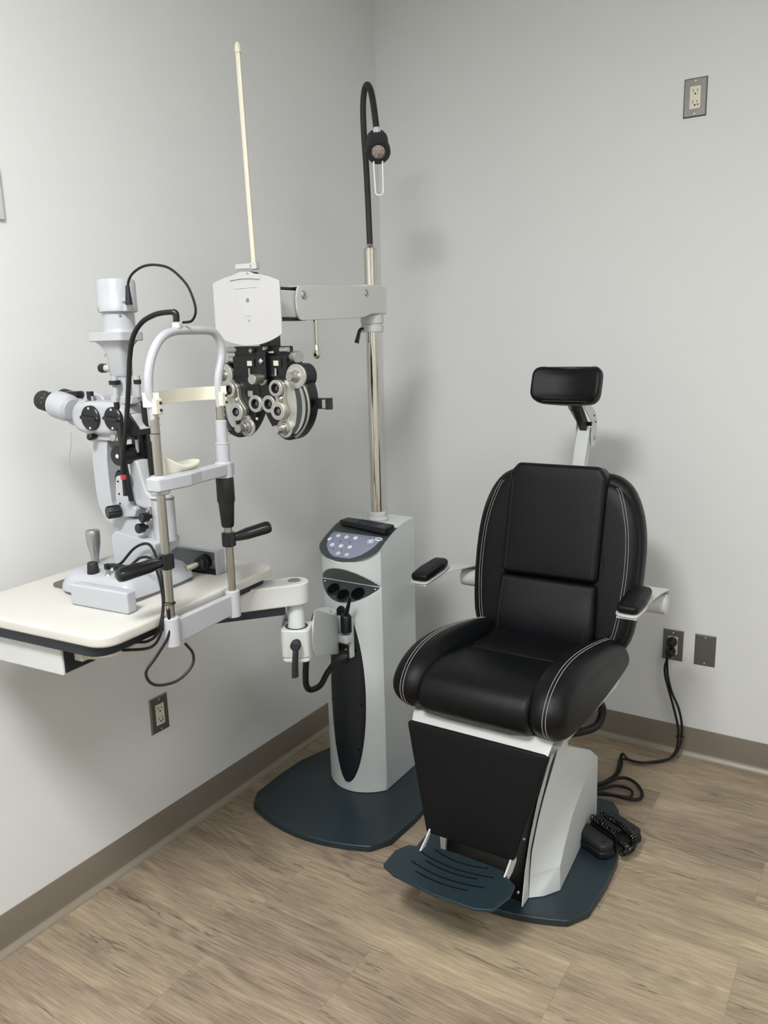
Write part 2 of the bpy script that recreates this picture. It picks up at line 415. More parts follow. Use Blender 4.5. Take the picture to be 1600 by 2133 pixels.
# ================================================================== wall plates
def plate(c, u, nrm, W=.070, H=.1143, bevel=.0025, hole=True):
    mb = MB(); c, u, nrm = V(c), V(u), V(nrm)
    def rect(w_, h_, z): return [c+u*x+Z_*y+nrm*z for x, y in ((-w_/2, -h_/2), (w_/2, -h_/2), (w_/2, h_/2), (-w_/2, h_/2))]
    mb.loft([rect(W, H, 0), rect(W, H, .0018), rect(W-.007, H-.007, .005)], True, not hole)
    if hole:
        mb.loft([rect(W-.007, H-.007, .005), rect(.034, .067, .005), rect(.034, .067, .001)], False, False)
    return mb
def outlet(name_label, c, u, nrm, group=None, used=False):
    t = wthing('power_outlet', name_label, 'power outlet', c, group); c, u, nrm = V(c), V(u), V(nrm)
    build('cover_plate', plate(c, u, nrm), 'steelplate', t, angle=20)
    mb = MB(); mb.prism(rrect(.0332, .0662, .002, 3), c+nrm*.0012, u, Z_, .0048, nrm)
    r = build('receptacle', mb, 'cream', t, bevel=.0006)
    s = MB()
    for zz, big in ((.0175, 0), (-.0155, 1)):
        s.box(c+nrm*.0061-u*.0062+Z_*(zz+.003), tuple(abs(V(u)[i])*.0017+abs(V(nrm)[i])*.0006+(.0085 if i == 2 else 0) for i in range(3)))
        s.box(c+nrm*.0061+u*.0062+Z_*(zz+.003), tuple(abs(V(u)[i])*.0017+abs(V(nrm)[i])*.0006+(.007 if i == 2 else 0) for i in range(3)))
        s.cyl(c+nrm*.0058+Z_*(zz-.0068), c+nrm*.0064+Z_*(zz-.0068), .0026, n=14)
    s.cyl(c+nrm*.0058+u*.0085-Z_*.0215, c+nrm*.0064+u*.0085-Z_*.0215, .0022, n=12)
    build('slots', s, 'hole', r)
    for sz in (-1, 1): screw(t, c+nrm*.0052+Z_*sz*.0475, nrm, .0032)
    return t
outlet('steel plated power outlet high on the back wall, nothing plugged in', (1.1833, 0, 2.2309), (1, 0, 0), (0, -1, 0))
outlet('steel plated power outlet behind the chair with black plugs in it', (1.2011, 0, .415), (1, 0, 0), (0, -1, 0))
outlet('steel plated power outlet low on the left wall under the table', (0, -1.3205, .4251), (0, 1, 0), (1, 0, 0))
t = wthing('blank_wall_plate', 'blank steel wall plate to the right of the used outlet', 'wall plate', (1.3102, 0, .4146))
build('cover_plate', plate((1.3102, 0, .4146), (1, 0, 0), (0, -1, 0), hole=False), 'steelplate', t, angle=20)
for sz in (-1, 1): screw(t, V((1.3102, -.0052, .4146+sz*.0475)), V((0, -1, 0)), .0035)
# sliver of a white plate cut by the picture's left edge
mb = MB().prism(rrect(.09, .12, .006), (0, -1.6905, 1.869), Y_, Z_, .008)
o = build('wall_plate', mb, 'white', None, bevel=.002)
tag(o, 'white plate on the left wall cut off by the left edge of the picture', 'wall plate')

# ================================================================== REFRACTION STAND
SX = .3455
def base_outline(cx, y0):
    """heavy floor plate, y0 = front edge"""
    P = []
    for i in range(13):                                  # front arc
        a = -1+2*i/12; P.append((cx+.232*a, y0+.055*a*a))
    P += [(cx+.268, y0+.115), (cx+.275, y0+.25)]
    for i in range(5):
        a = i/4; P.append((cx+.270-.07*a, y0+.36+.26*a))
    P += [(cx+.17, y0+.66), (cx-.17, y0+.66)]
    for i in range(5):
        a = 1-i/4; P.append((cx-.270+.07*a, y0+.36+.26*a))
    P += [(cx-.275, y0+.25), (cx-.268, y0+.115)]
    return P
stand = wthing('refraction_stand', 'pale grey instrument stand with dark floor plate, control panel and steel pole in the corner', 'instrument stand', (SX, -.70, 0))
mb = MB().prism(base_outline(.350, -1.118), (0, 0, .002), X_, Y_, .020)
build('base_plate', mb, 'teal', stand, bevel=.004, seg=2)
XL, XR, YB, YS, YF = .229, .462, -.565, -.776, -.842
def topz(y):
    pts = [(-.50, .932), (-.565, .928), (-.64, .921), (-.70, .903), (-.75, .880), (-.80, .852), (-.842, .822), (-.9, .77)]
    for (a, za), (b, zb) in zip(pts, pts[1:]):
        if y >= b: return za+(zb-za)*(y-a)/(b-a)
    return pts[-1][1]
def arc(x): 
    s_ = (x-(XL+XR)/2)/((XR-XL)/2); return YS-(YS-YF)*math.sqrt(max(0, 1-.93*s_*s_))*1.0 if abs(s_) < 1 else YS
def arcy(x):
    s_ = max(-1, min(1, (x-SX)/.1165)); return YF+(YS-YF)*(s_*s_*.9+.1*s_**8)
def wedge(z):
    if z < .740: return YS-(.740-z)*1.32
    return YS-(z-.740)*1.05
def fy_(x, z, inset=True): 
    y = arcy(x)
    return max(y, wedge(z)) if inset and .68 < z < .81 else y
zb = .024
mb = MB(); NX = 33
xs = [XL+(XR-XL)*i/(NX-1) for i in range(NX)]
zrow = [zb, .06, .2, .4, .6, .67]+[.68+.0025*i for i in range(52)]+[.8125]
rows = []
for z in zrow: rows.append([V((x, fy_(x, z), z)) for x in xs])
rows.append([V((x, arcy(x), topz(arcy(x)))) for x in xs])
mb.grid(rows)
# top surface, rows go backwards
NR = 16; tops = []
for k in range(NR+1):
    r = []
    for x in xs:
        y = arcy(x)+(YB-arcy(x))*k/NR; r.append(V((x, y, topz(y))))
    tops.append(r)
mb.grid(tops)
for xx, i in ((XL, 0), (XR, -1)):   # side walls
    fr = [r[i] for r in rows]
    side = [tops[k][i] for k in range(NR+1)]
    mb.grid([[V((xx, fr[0].y+(YB-fr[0].y)*k/NR, zb)) for k in range(NR+1)], side])
    # close thin strip between side start and front column of vertices
    vs_ = [mb.bm.verts.new(p) for p in fr]; 
    c0 = mb.bm.verts.new(V((xx, YS, zb))); c1 = mb.bm.verts.new(V((xx, YS, topz(YS))))
mb.grid([[V((x, YB, zb)) for x in xs], [V((x, YB, topz(YB))) for x in xs]])
column = build('column', mb, 'powder', stand, angle=28)
# hood inside the pocket (grey) and dark instrument plate with three wells
def lens_sheet(zs, offs, pred):
    P = []
    for z in zs:
        P.append([V((x, wedge(z)-offs, z)) for x in xs])
    return P
def strip_mesh(z0, z1, off, thick, n=16):
    """part of the wedge plane that lies behind the front arc"""
    mb_ = MB(); rows_ = []
    for k in range(n+1):
        z = z0+(z1-z0)*k/n; yw = wedge(z)
        # x-range where arcy(x) < yw
        good = [x for x in [XL+(XR-XL)*i/400 for i in range(401)] if arcy(x) < yw-.0002]
        if not good: continue
        a, b = good[0], good[-1]; rows_.append([V((a+(b-a)*i/24, yw-off, z)) for i in range(25)])
    mb_.grid(rows_); return mb_
build('pocket_hood', strip_mesh(.7415, .8022, .0012, 0), 'greyhood', stand)
pocket = build('instrument_pocket', strip_mesh(.6905, .7385, .0018, 0), 'consoledark', stand)
nrmP = V((0, -1, 1.32)).normalized()
for (x, y, z) in ((.295, -.80, .7165), (.342, -.81, .7065), (.393, -.80, .7165)):
    c = V((x, y, z)); c.y = wedge(c.z)-.002
    build('charging_well', MB().ring(c, nrmP, .0235, .0185, .004, 40), 'gloss', pocket)
    build('well_opening', MB().cyl(c, c+nrmP*.0012, .0186, n=36), 'hole', pocket)
for x in (.246, .445): 
    zz = .7335; build('indicator_light', MB().sphere((x, wedge(zz)-.003, zz), .0026, 10), 'button', pocket)
# control panel lying on the slope
def slope_pt(x, y, off): 
    n = V((0, -.5, 1)).normalized(); return V((x, y, topz(y)))+n*off
def half_w(y): return (.118 if y > YS+.004 else .118*math.sqrt(max(0, (YS-y-(YS-YF))/(-(YS-YF)))) ) if y > YF else 0
def panel_sheet(y0, y1, inset, off, n=26, shape=None):
    mb_ = MB(); rows_ = []
    for k in range(n+1):
        y = y0+(y1-y0)*k/n
        w_ = shape(y)
        rows_.append([slope_pt(SX+w_*(2*i/20-1), y, off if 0 < i < 20 and 0 < k < n else 0) for i in range(21)])
    mb_.grid(rows_); return mb_
def shape_out(y):
    if y > -.775: return .1165
    t_ = (y+.775)/(-.064); return .1165*math.sqrt(max(0, 1-t_*t_)) if t_ < 1 else .004
control = build('control_panel', panel_sheet(-.668, -.8385, 0, .003, shape=shape_out), 'consoledark', stand)
def shape_in(y):
    if y > -.745: return .098+.006*(-.725-y)/.02
    t_ = (y+.745)/(-.085); return .104*math.sqrt(max(0, 1-t_*t_)) if t_ < 1 else .004
build('membrane', panel_sheet(-.728, -.829, 0, .0042, shape=shape_in), 'membrane', control)
nS = V((0, -.5, 1)).normalized()
for i, (x, y, r) in enumerate([(.259, -.767, .0075), (.282, -.749, .0075), (.316, -.751, .0075), (.351, -.750, .0075), (.413, -.755, .0105), (.284, -.788, .0075), (.319, -.788, .0075), (.354, -.788, .0075), (.326, -.815, .0075), (.360, -.816, .0075)]):
    c = slope_pt(x, y, .0042); mb = MB(); big = r > .01 or i >= 8
    mb.ring(c, nS, r, r*.80 if big else r*.34, .0012, 24)
    if big: mb.ring(c, nS, r*.5, r*.2, .0012, 18)
    build('button', mb, 'button', control)
for (x, y) in ((.270, -.770), (.305, -.770), (.342, -.770), (.298, -.803), (.332, -.803), (.405, -.742)):
    mb = MB().box(slope_pt(x, y, .0047), (.004, .004, .0008), Euler((.46, 0, .5)).to_matrix())
    build('button_mark', mb, 'ink', control)
mb = MB().prism([(x, y) for x, y in circle2(.0135, 24, 0, 0, .62)], slope_pt(.436, -.742, .0036), X_, V((0, 1, .5)).normalized(), .0012)
bd = build('badge', mb, 'button', control)
build('badge_mark', MB().prism(smooth2d([(-.009, -.001), (-.004, .0035), (.002, .001), (.008, .0035), (.010, .0), (.004, -.003), (-.002, -.0005), (-.006, -.003)], 3), slope_pt(.436, -.742, .0049), X_, V((0, 1, .5)).normalized(), .0003), 'consoledark', bd)
# dark oval cover on the column front
def oval(offs, cx=SX+.004, cz=.368, hw=.068, hh=.312, n=30):
    rows_ = []
    for k in range(n+1):
        a = PI*k/n; z = cz-hh*math.cos(a); w_ = hw*max(math.sin(a), .02)
        rows_.append([V((cx+w_*(2*i/16-1), arcy(cx+w_*(2*i/16-1))-(offs if 0 < i < 16 and 0 < k < n else .0002), z)) for i in range(17)])
    return rows_
cover = build('oval_cover', MB().grid(oval(.004)), 'tealdark', stand, angle=60)
for a in (.9, 1.5, 2.2, -.9, -1.5, -2.2):
    x = SX+.004+.056*math.sin(a); z = .362-.29*math.cos(a); screw(cover, (x, arcy(x)-.0042, z), (0, -1, 0), .003, m='hole')
mb = MB().box((SX+.002, arcy(SX)-.0002, .665), (.028, .0008, .012)); build('type_label', mb, 'white', stand)
# pole
PXY = V((.366, -.640, 0))
def pp(z, dx=0, dy=0): return V((PXY.x+dx, PXY.y+dy, z))
build('pole_collar', MB().lathe(pp(.918), Z_, [(0, .034), (.012, .036), (.018, .033), (.019, .030), (.033, .029), (.036, .026), (.036, .021)], 40), 'powder2', stand)
build('pole', MB().cyl(pp(.93), pp(1.545), .0205, n=40), 'chrome', stand)
mb = MB().lathe(pp(1.66), Z_, [(0, .0205), (.128, .0205), (.1285, .0195), (.131, .0195), (.1315, .0205), (.134, .0205), (.136, .016), (.142, .011), (.146, .009)], 40)
build('upper_pole', mb, 'chrome', stand)
mb = MB().cyl(pp(1.538), pp(1.561), .0365, n=40, ch=.002); mb.cyl(pp(1.564), pp(1.592), .0365, n=40, ch=.002)
mb.cyl(pp(1.559), pp(1.566), .033, n=40)
build('swivel_collar', mb, 'powder2', stand)
build('locking_lever', MB().tube([pp(1.55, -.012, -.034), pp(1.545, -.016, -.047), pp(1.52, -.022, -.052), pp(1.506, -.026, -.053)], .006, 10, rad=lambda t_: .004+.004*t_), 'black', stand)
# upper arm: cover box, pole block, inner arm
mb = MB().box((.3565, -.665, 1.636), (.072, .12, .088)); build('pole_block', mb, 'powder2', stand, bevel=.006, seg=3)
out = [(-1.064, 1.586), (-1.068, 1.605), (-1.068, 1.632), (-1.062, 1.653), (-1.055, 1.664), (-.705, 1.676), (-.690, 1.665), (-.690, 1.606), (-.698, 1.592), (-.725, 1.586), (-.740, 1.582), (-1.045, 1.571), (-1.056, 1.574)]
mb = MB().prism(out, (.392, 0, 0), Y_, Z_, -.006); mb.prism(out, (.320, 0, 0), Y_, Z_, -.006)
mb.box((.353, -.88, 1.668), (.072, .33, .004), Euler((.033, 0, 0)).to_matrix())
arm = build('upper_arm_cover', mb, 'powder2', stand, bevel=.002)
for (y, z) in ((-1.036, 1.640), (-.722, 1.655)):
    mb = MB().lathe((.3915, y, z), X_, [(0, .0115), (.002, .0115), (.004, .009), (.004, .005), (.001, .004)], 24)
    build('arm_bolt', mb, 'screw', arm)
mb = MB().box((.353, -.88, 1.622), (.052, .36, .075), Euler((.025, 0, 0)).to_matrix()); build('upper_arm_core', mb, 'blackmat', stand)
mb = MB().box((.353, -1.10, 1.615), (.058, .13, .072)); build('arm_head', mb, 'powder2', stand, bevel=.005, seg=3)
build('arm_head_seal', MB().box((.353, -1.09, 1.574), (.050, .15, .006)), 'black', stand); build('arm_head_seal', MB().box((.353, -1.085, 1.656), (.050, .13, .006)), 'black', stand)
mb = MB().lathe((.382, -.974, 1.578), (0, -.012, -1), [(0, .0072), (.05, .0068), (.075, .0062), (.078, .0075), (.092, .0105), (.10, .0115), (.108, .0095), (.113, .004)], 20)
build('arm_release_rod', mb, 'chrome', stand)

for o in list(stand.children):
    if o.name.split('.')[0] in ('pole_block', 'upper_arm_cover', 'upper_arm_core', 'arm_head', 'arm_head_seal', 'arm_release_rod'): o.location.x += .010
# lower instrument arm
PV = V((.568, -1.342, 0))
def pv(z, dx=0, dy=0): return V((PV.x+dx, PV.y+dy, z))
lk = V((.326, -.900, 0)); dl = (PV-lk); dl.z = 0; LL = dl.length; dl.normalize(); sl = Z_.cross(dl)     # link direction, outwards
def L3(s, w_, z): return V((lk.x, lk.y, 0))+dl*s+sl*w_+Z_*z
rotL = Matrix((( dl.x, sl.x, 0), (dl.y, sl.y, 0), (0, 0, 1))).to_4x4()
# mounting bracket on the column
mb = MB().box((.372, -.862, .585), (.060, .020, .13)); mb.box((.385, -.885, .590), (.044, .03, .022))
build('mounting_bracket', mb, 'powder', stand, bevel=.002)
mb = MB().box((.372, -.872, .535), (.046, .028, .055)); mb.box((.385, -.885, .515), (.02, .02, .02)); o = build('cable_clamp', mb, 'black', stand, bevel=.002)
screw(o, (.392, -.887, .553), (0, -1, 0)); screw(o, (.392, -.887, .53), (0, -1, 0))
mb = MB().lathe((.392, -.880, .612), Z_, [(0, .018), (.05, .018), (.056, .014), (.06, .008)], 24)
kn = build('column_clamp_knob', mb, 'black', stand)
build('clamp_lever', MB().tube([(.394, -.884, .662), (.400, -.888, .675), (.410, -.892, .700), (.424, -.898, .735)], .006, 10, rad=lambda t_: .009-.004*t_), 'black', kn)
# parallel link covers
def stadium(s0, z0, s1, z1, r, n=12):
    a = math.atan2(z1-z0, s1-s0); P = []
    for i in range(n+1): t_ = a+PI/2+PI*i/n; P.append((s0+r*math.cos(t_), z0+r*math.sin(t_)))
    for i in range(n+1): t_ = a-PI/2+PI*i/n; P.append((s1+r*math.cos(t_), z1+r*math.sin(t_)))
    return P
S1 = LL-.075
mb = MB()
zA, zB = .605, .772
for wv in (.036, -.040):
    mb.prism(stadium(.01, zA-.006, S1+.008, zB-.006, .060), L3(0, wv, 0), dl, Z_, -.004 if wv > 0 else .004)
link = build('link_cover', mb, 'powder', stand, bevel=.0015)
mb = MB().prism(stadium(.01, zA, S1, zB, .042), L3(0, .030, 0), dl, Z_, .060); build('link_core', mb, 'powder2', stand)
for s_, z_ in ((.01, zA+.03), (S1, zB+.028), (S1-.12, zB-.075)): screw(link, L3(s_, .0365, z_), sl, .006)
mb = MB().cyl(L3(0, 0, .55), L3(0, 0, .676), .037, n=40, ch=.002); o = build('link_cap', mb, 'powder2', stand)
for q in ((.02, .02), (.045, -.01), (.01, -.02)): screw(o, L3(q[0]*.7, q[1], .676), Z_, .004)
# pivot block
out = round_poly([(-.042, -.037), (.036, -.037), (.036, .037), (-.042, .037)], [.006, .020, .020, .006], 6)
mb = MB().prism(out, pv(.736), dl, sl, .074); blk = build('pivot_block', mb, 'powder2', stand, bevel=.005, seg=3)
mb = MB().prism([(x*.96, y*.96) for x, y in out], pv(.725), dl, sl, .011); build('block_bottom', mb, 'powder', blk, bevel=.003)
mb = MB().ring(pv(.8095), Z_, .029, .023, .001, 36); build('seal_ring', mb, 'black', blk)
cfront = PV+dl*.036+sl*.006; 
mb = MB().lathe(V((cfront.x, cfront.y, .780)), dl, [(0, .009), (.012, .009), (.013, .013), (.028, .013), (.032, .009)], 20)
mb.tube([V((cfront.x, cfront.y, .780))+dl*.020, V((cfront.x, cfront.y, .755))+dl*.026-sl*.001, V((cfront.x, cfront.y, .727))+dl*.028-sl*.003, V((cfront.x, cfront.y, .700))+dl*.028-sl*.004], .007, 12, rad=lambda t_: .0085+.002*t_, flat=.7)
build('clamp_handle', mb, 'blackmat', blk)
build('pivot_post', MB().cyl(pv(.80), pv(.882), .0215, n=40), 'powder', stand)
# swing arm running under the table
aend = V((.400, -1.555, 0)); da = (aend-PV); da.z = 0; La = da.length; da.normalize(); sa = Z_.cross(da)
out = []
for i in range(13): t_ = PI/2-PI*i/12; out.append((-.036*math.cos(t_), .036*math.sin(t_)))
out += [(La, -.030), (La, .030)]
mb = MB().prism(out, pv(.874), da, sa, .056)
sw = build('swing_arm', mb, 'powder2', stand, bevel=.005, seg=3)
build('arm_cap', MB().lathe(pv(.9305), Z_, [(-.001, .016), (.0012, .016), (.0012, .013), (.0004, .012), (.0004, .004)], 28), 'brushed', sw)
mb = MB().prism([(.032, -.028), (La-.02, -.022), (La-.02, .022), (.032, .028)], pv(.853), da, sa, .022); build('arm_underside', mb, 'navy', sw)
# black hose hanging between arm block and column clamp
hp = [V((.556, -1.292, .724)), V((.540, -1.276, .680)), V((.528, -1.265, .645)), V((.516, -1.250, .603))]
hp2 = [V((.507, -1.221, .575)), V((.500, -1.167, .565)), V((.486, -1.112, .580)), V((.470, -1.040, .590)), V((.430, -.950, .560)), V((.390, -.893, .535))]
o = build('cable_hose', MB().tube(hp+hp2, .0085, 14), 'rubber', None)
tag(o, 'thick black hose looping below the instrument arm to the column', 'hose')

# ================================================================== EXAMINATION LAMP on the pole
lp = wthing('examination_lamp', 'black gooseneck examination lamp rising from the top of the steel pole', 'lamp', pp(1.80))
gp = [pp(1.80), V((.352, -.622, 1.93)), V((.338, -.606, 2.05)), V((.328, -.598, 2.15)), V((.328, -.598, 2.22)), V((.338, -.603, 2.262)), V((.356, -.613, 2.272)), V((.380, -.632, 2.245)), V((.402, -.652, 2.19)), V((.422, -.672, 2.125))]
build('gooseneck', MB().tube(gp, .0095, 16, 10), 'blackmat', lp)
hd = V((.066, -.088, 2.105))+V((PXY.x, PXY.y, 0)); dh = V((.52, -.74, -.66)).normalized()
h0 = V((.424, -.674, 2.122))
build('neck_ferrule', MB().lathe(h0+V((0, 0, .008)), (0.03, -.1, -1), [(0, .009), (.004, .012), (.020, .012)], 20), 'white', lp)
hc = h0+V((.012, -.016, -.052))
mb = MB(); u, v, d = basis(dh); rings = []
for h, r in ((-.066, .006), (-.064, .022), (-.058, .030), (-.052, .033), (.012, .033), (.014, .036), (.030, .036), (.034, .033), (.034, .022), (.024, .021)):
    ring = []
    for i in range(72):
        rr = r-(.0022 if (i % 3 == 0 and -.056 < h < .013) else 0); ring.append(hc+d*h+(u*math.cos(2*PI*i/72)+v*math.sin(2*PI*i/72))*rr)
    rings.append(ring)
mb.loft(rings, True, False); head = build('lamp_head', mb, 'blackmat', lp, angle=50)
lens = build('lamp_lens', MB().lathe(hc+d*.0245, d, [(0, .0225), (.003, .0222), (.005, .018), (.006, .003)], 30), 'led', lp)
for i in range(7):
    a = 2*PI*i/6; e = (u*math.cos(a)+v*math.sin(a))*.0125 if i < 6 else V((0, 0, 0))
    build('led_bead', MB().torus(hc+d*.0305+e, d, .0048, .0008, 16, 6), 'screw', lens)
sd = V((.846, .533, 0)); wr = hc+d*.018
P = [wr-sd*.014+Z_*-.030, wr-sd*.0135+Z_*-.05, wr-sd*.011+Z_*-.108, wr-sd*.009+Z_*-.120, wr-sd*.003+Z_*-.124, wr+sd*.004+Z_*-.124, wr+sd*.010+Z_*-.120, wr+sd*.012+Z_*-.108, wr+sd*.012+Z_*-.05, wr+sd*.012+Z_*-.030]
build('wire_loop', MB().tube(P, .0022, 8, 6), 'button', lp)

# ================================================================== PHOROPTER
ph = wthing('phoropter', 'black and silver phoropter with dials and lens apertures hanging from the upper arm', 'phoropter', (.345, -1.15, 1.38))
def q(x, z, p=0): return V((.345+x, -1.165-p, z))       # p: distance in front of the body face
FY = V((0, -1, 0))
# hanger and top housing
build('hanger', MB().box(q(.012, 1.515, -.03), (.036, .05, .09)), 'phblack', ph, bevel=.004)
mb = MB().prism(round_poly([(-.078, 1.458), (.110, 1.458), (.108, 1.484), (.080, 1.486), (.080, 1.504), (-.080, 1.506), (-.080, 1.486)], .004, 3), q(0, 0, .012)-Z_*0, X_, Z_, -.055, V((0, -1, 0)))
build('top_housing', mb, 'phblack', ph, bevel=.003)
mb = MB().prism(round_poly([(-.075, 1.425), (.112, 1.425), (.108, 1.480), (-.078, 1.480)], .006, 3), q(0, 0, .024), X_, Z_, -.04, V((0, -1, 0)))
gb = build('gear_box', mb, 'phblack', ph, bevel=.004)
build('centre_post', MB().box(q(.034, 1.455, .03), (.03, .016, .075)), 'phblack', gb, bevel=.004)
for x in (-.013, .078):
    build('window_frame', MB().box(q(x, 1.462, .025), (.030, .004, .022)), 'black', gb, bevel=.001)
    build('scale_window', MB().box(q(x-.001, 1.461, .028), (.016, .002, .013)), 'cream', gb)
    build('level_pin', MB().box(q(x-.004, 1.438, .027), (.006, .004, .020)), 'silver', gb, bevel=.001)
for (x, z, L_, r) in ((-.088, 1.470, .035, .011), (-.092, 1.497, .03, .009)):
    build('adjust_knob', MB().cyl(q(x-.018, z, .004), q(x+.02, z, .004), r, n=30, ch=.0015), 'silver', ph)
build('adjust_knob', MB().lathe(q(.112, 1.476, .006), (1, -.35, 0), [(0, .009), (.012, .009), (.014, .015), (.034, .016), (.037, .014)], 30), 'silver', ph)
build('adjust_knob', MB().cyl(q(.082, 1.495, .012), q(.108, 1.495, .012), .0075, n=24, ch=.001), 'silver', ph)
build('pd_knob', MB().lathe(q(.030, 1.421, .026), FY, [(0, .017), (.008, .017), (.010, .013), (.046, .0135), (.048, .012)], 36), 'silver', ph)
for (x, z) in ((.036, 1.499), (-.012, 1.494)): build('knob', MB().lathe(q(x, z, .012), FY, [(0, .006), (.012, .006), (.014, .004)], 18), 'silver', gb)
build('level_vial', MB().box(q(.050, 1.489, .013), (.017, .004, .006)), 'white', gb, bevel=.0015)
build('cross_screw', MB().lathe(q(.036, 1.466, .038), FY, [(0, .009), (.004, .008), (.006, .004)], 4), 'silver', gb)
# two lens batteries
def battery(side, x0):
    """side -1 = left half, +1 = right half"""
    sgn = side
    nm = 'lens_battery'
    o_ = smooth2d([(x0+sgn*.010, 1.430), (x0+sgn*.075, 1.447), (x0+sgn*.135, 1.445), (x0+sgn*.160, 1.405), (x0+sgn*.168, 1.36), (x0+sgn*.158, 1.315), (x0+sgn*.135, 1.28), (x0+sgn*.108, 1.262), (x0+sgn*.075, 1.260), (x0+sgn*.042, 1.285), (x0+sgn*.016, 1.325), (x0+sgn*.001, 1.37)], 5)
    mb = MB().pillow(o_, q(0, 0, -.022), X_, Z_, .042, .006)
    body = build(nm, mb, 'phblack', ph)
    # outer rim and crescent window
    cx, cz = x0+sgn*.083, 1.352
    mb = MB(); P = []
    for i in range(25):
        a = -1.15+2.3*i/24; P.append(V((cx+sgn*.082*math.cos(a), 0, cz+.092*math.sin(a))))
    mb.tube([q(p.x, p.z, .020) for p in P], .0035, 8, 2); rim = build('rim', mb, 'silver', body)
    def band(f0, f1, p, t_, m_, nm_, lim):
        A = []
        for i in range(19): a = -lim+2*lim*i/18; A.append((cx+sgn*.080*f1*math.cos(a), cz+.088*math.sin(a)*min(1, f1+.25)))
        for i in range(19): a = lim-2*lim*i/18; A.append((cx+sgn*.080*f0*math.cos(a), cz+.088*math.sin(a)*min(1, f1+.25)))
        if sgn < 0: A = A[::-1]
        return build(nm_, MB().prism(A, q(0, 0, p), X_, Z_, t_, V((0, -1, 0))), m_, body)
    band(.16, .60, .0195, .0020, 'silverdial', 'crescent_window', 1.05)
    band(.56, .80, .0195, .0040, 'consoledark', 'scale_band', 1.0)
    band(.80, .93, .0195, .0055, 'silver', 'outer_band', 1.0)
    return body
bl = battery(-1, .010); br = battery(1, .008)
def dial(x, z, p, r, nm='dial', mark=True, m='silverdial', parent=ph, depth=.006):
    o = build(nm, MB().lathe(q(x, z, p), FY, [(0, r), (depth-.001, r), (depth, r-.001), (depth, r*.2)], 44), m, parent)
    if mark:
        mb = MB()
        for i in range(24):
            a = 2*PI*i/24; c = q(x+math.cos(a)*r*.86, z+math.sin(a)*r*.86, p+depth+.0001)
            mb.box(c, (.0008, .0004, r*.14), Euler((0, -a+PI/2, 0)).to_matrix())
        build('scale_marks', mb, 'ink', o)
    return o
def aperture(x, z, p, R, r, parent, m='lens', nm='lens_ring', dep=.014):
    o = build(nm, MB().lathe(q(x, z, p), FY, [(0, R*.93), (dep*.3, R), (dep*.9, R), (dep, R-.0015), (dep, r), (dep*.3, r*.8)], 44), 'silverdial', parent)
    mb = MB()
    for i in range(30):
        a = 2*PI*i/30; rr = (R+r)/2; c = q(x+math.cos(a)*rr, z+math.sin(a)*rr, p+dep+.0001); mb.box(c, (.0007, .0004, (R-r)*.32), Euler((0, -a+PI/2, 0)).to_matrix())
    build('scale_marks', mb, 'ink', o)
    build('inner_rim', MB().ring(q(x, z, p+dep*.6), FY, r, r*.72, dep*.42, 36), 'black', o)
    build('lens', MB().lathe(q(x, z, p+dep*.45), FY, [(0, r*.74), (.001, r*.74), (.003, r*.3)], 30), m, o)
    return o
# left half
def power_dial(x, z, sgn):
    build('dial_housing', MB().cyl(q(x, z, -.022), q(x, z, .022), .033, n=44, ch=.002), 'phblack', ph)
    d_ = dial(x, z, .022, .0315, 'power_dial')
    build('dial_knob', MB().lathe(q(x, z, .028), FY, [(0, .0165), (.003, .0145), (.007, .0118), (.009, .0112), (.026, .0112), (.028, .010)], 32), 'silver', d_)
power_dial(-.112, 1.430, -1); power_dial(.140, 1.427, 1)
aperture(.000, 1.354, .018, .0230, .014, bl); aperture(.046, 1.354, .018, .0230, .014, br)
def turret(x1, z1, x2, z2, x3, z3, body):
    def hull(p): 
        P = []
        dx, dz = x2-x1, z2-z1; a = math.atan2(dz, dx)
        for i in range(13): t_ = a+PI/2+PI*i/12; P.append((x1+.022*math.cos(t_), z1+.022*math.sin(t_)))
        P.append(((x1+x2)/2+.015*math.cos(a-PI/2), (z1+z2)/2+.015*math.sin(a-PI/2)))
        for i in range(13): t_ = a-PI/2+PI*i/12; P.append((x2+.024*math.cos(t_), z2+.024*math.sin(t_)))
        P.append(((x1+x2)/2+.015*math.cos(a+PI/2), (z1+z2)/2+.015*math.sin(a+PI/2)))
        return P
    arm_ = build('turret_arm', MB().prism(hull(0), q(0, 0, .020), X_, Z_, .014, V((0, -1, 0))), 'silver', body, bevel=.002)
    build('turret_boss', MB().lathe(q((x1+x2)/2+.004, (z1+z2)/2+.002, .034), FY, [(0, .008), (.003, .0075), (.006, .004), (.007, .001)], 24), 'silver', arm_)
    aperture(x1, z1, .034, .0215, .0135, arm_, 'lens', 'cylinder_lens_ring'); aperture(x2, z2, .034, .0235, .0125, arm_, 'lenspale', 'cylinder_lens_ring')
    d_ = dial(x3, z3, .021, .0255, 'axis_dial', parent=body)
    build('axis_knob', MB().lathe(q(x3, z3, .027), FY, [(0, .018), (.005, .016), (.006, .0135), (.018, .013), (.019, .0115), (.036, .0115), (.038, .0105)], 32), 'silver', d_)
    build('bracket', MB().prism([(x3-.012, z3+.01), (x3+.018, z3+.01), (x2+.02, z2-.01), (x2-.012, z2-.012)], q(0, 0, .019), X_, Z_, .006, V((0, -1, 0))), 'silver', body, bevel=.001)
turret(-.078, 1.391, -.056, 1.332, -.038, 1.289, bl)
turret(.086, 1.397, .090, 1.338, .094, 1.291, br)
build('corner_tab', MB().box(q(-.022, 1.380, .022), (.018, .003, .016)), 'silver', bl, bevel=.001)
build('indicator', MB().box(q(-.006, 1.313, .0205), (.007, .002, .007)), 'white', bl)
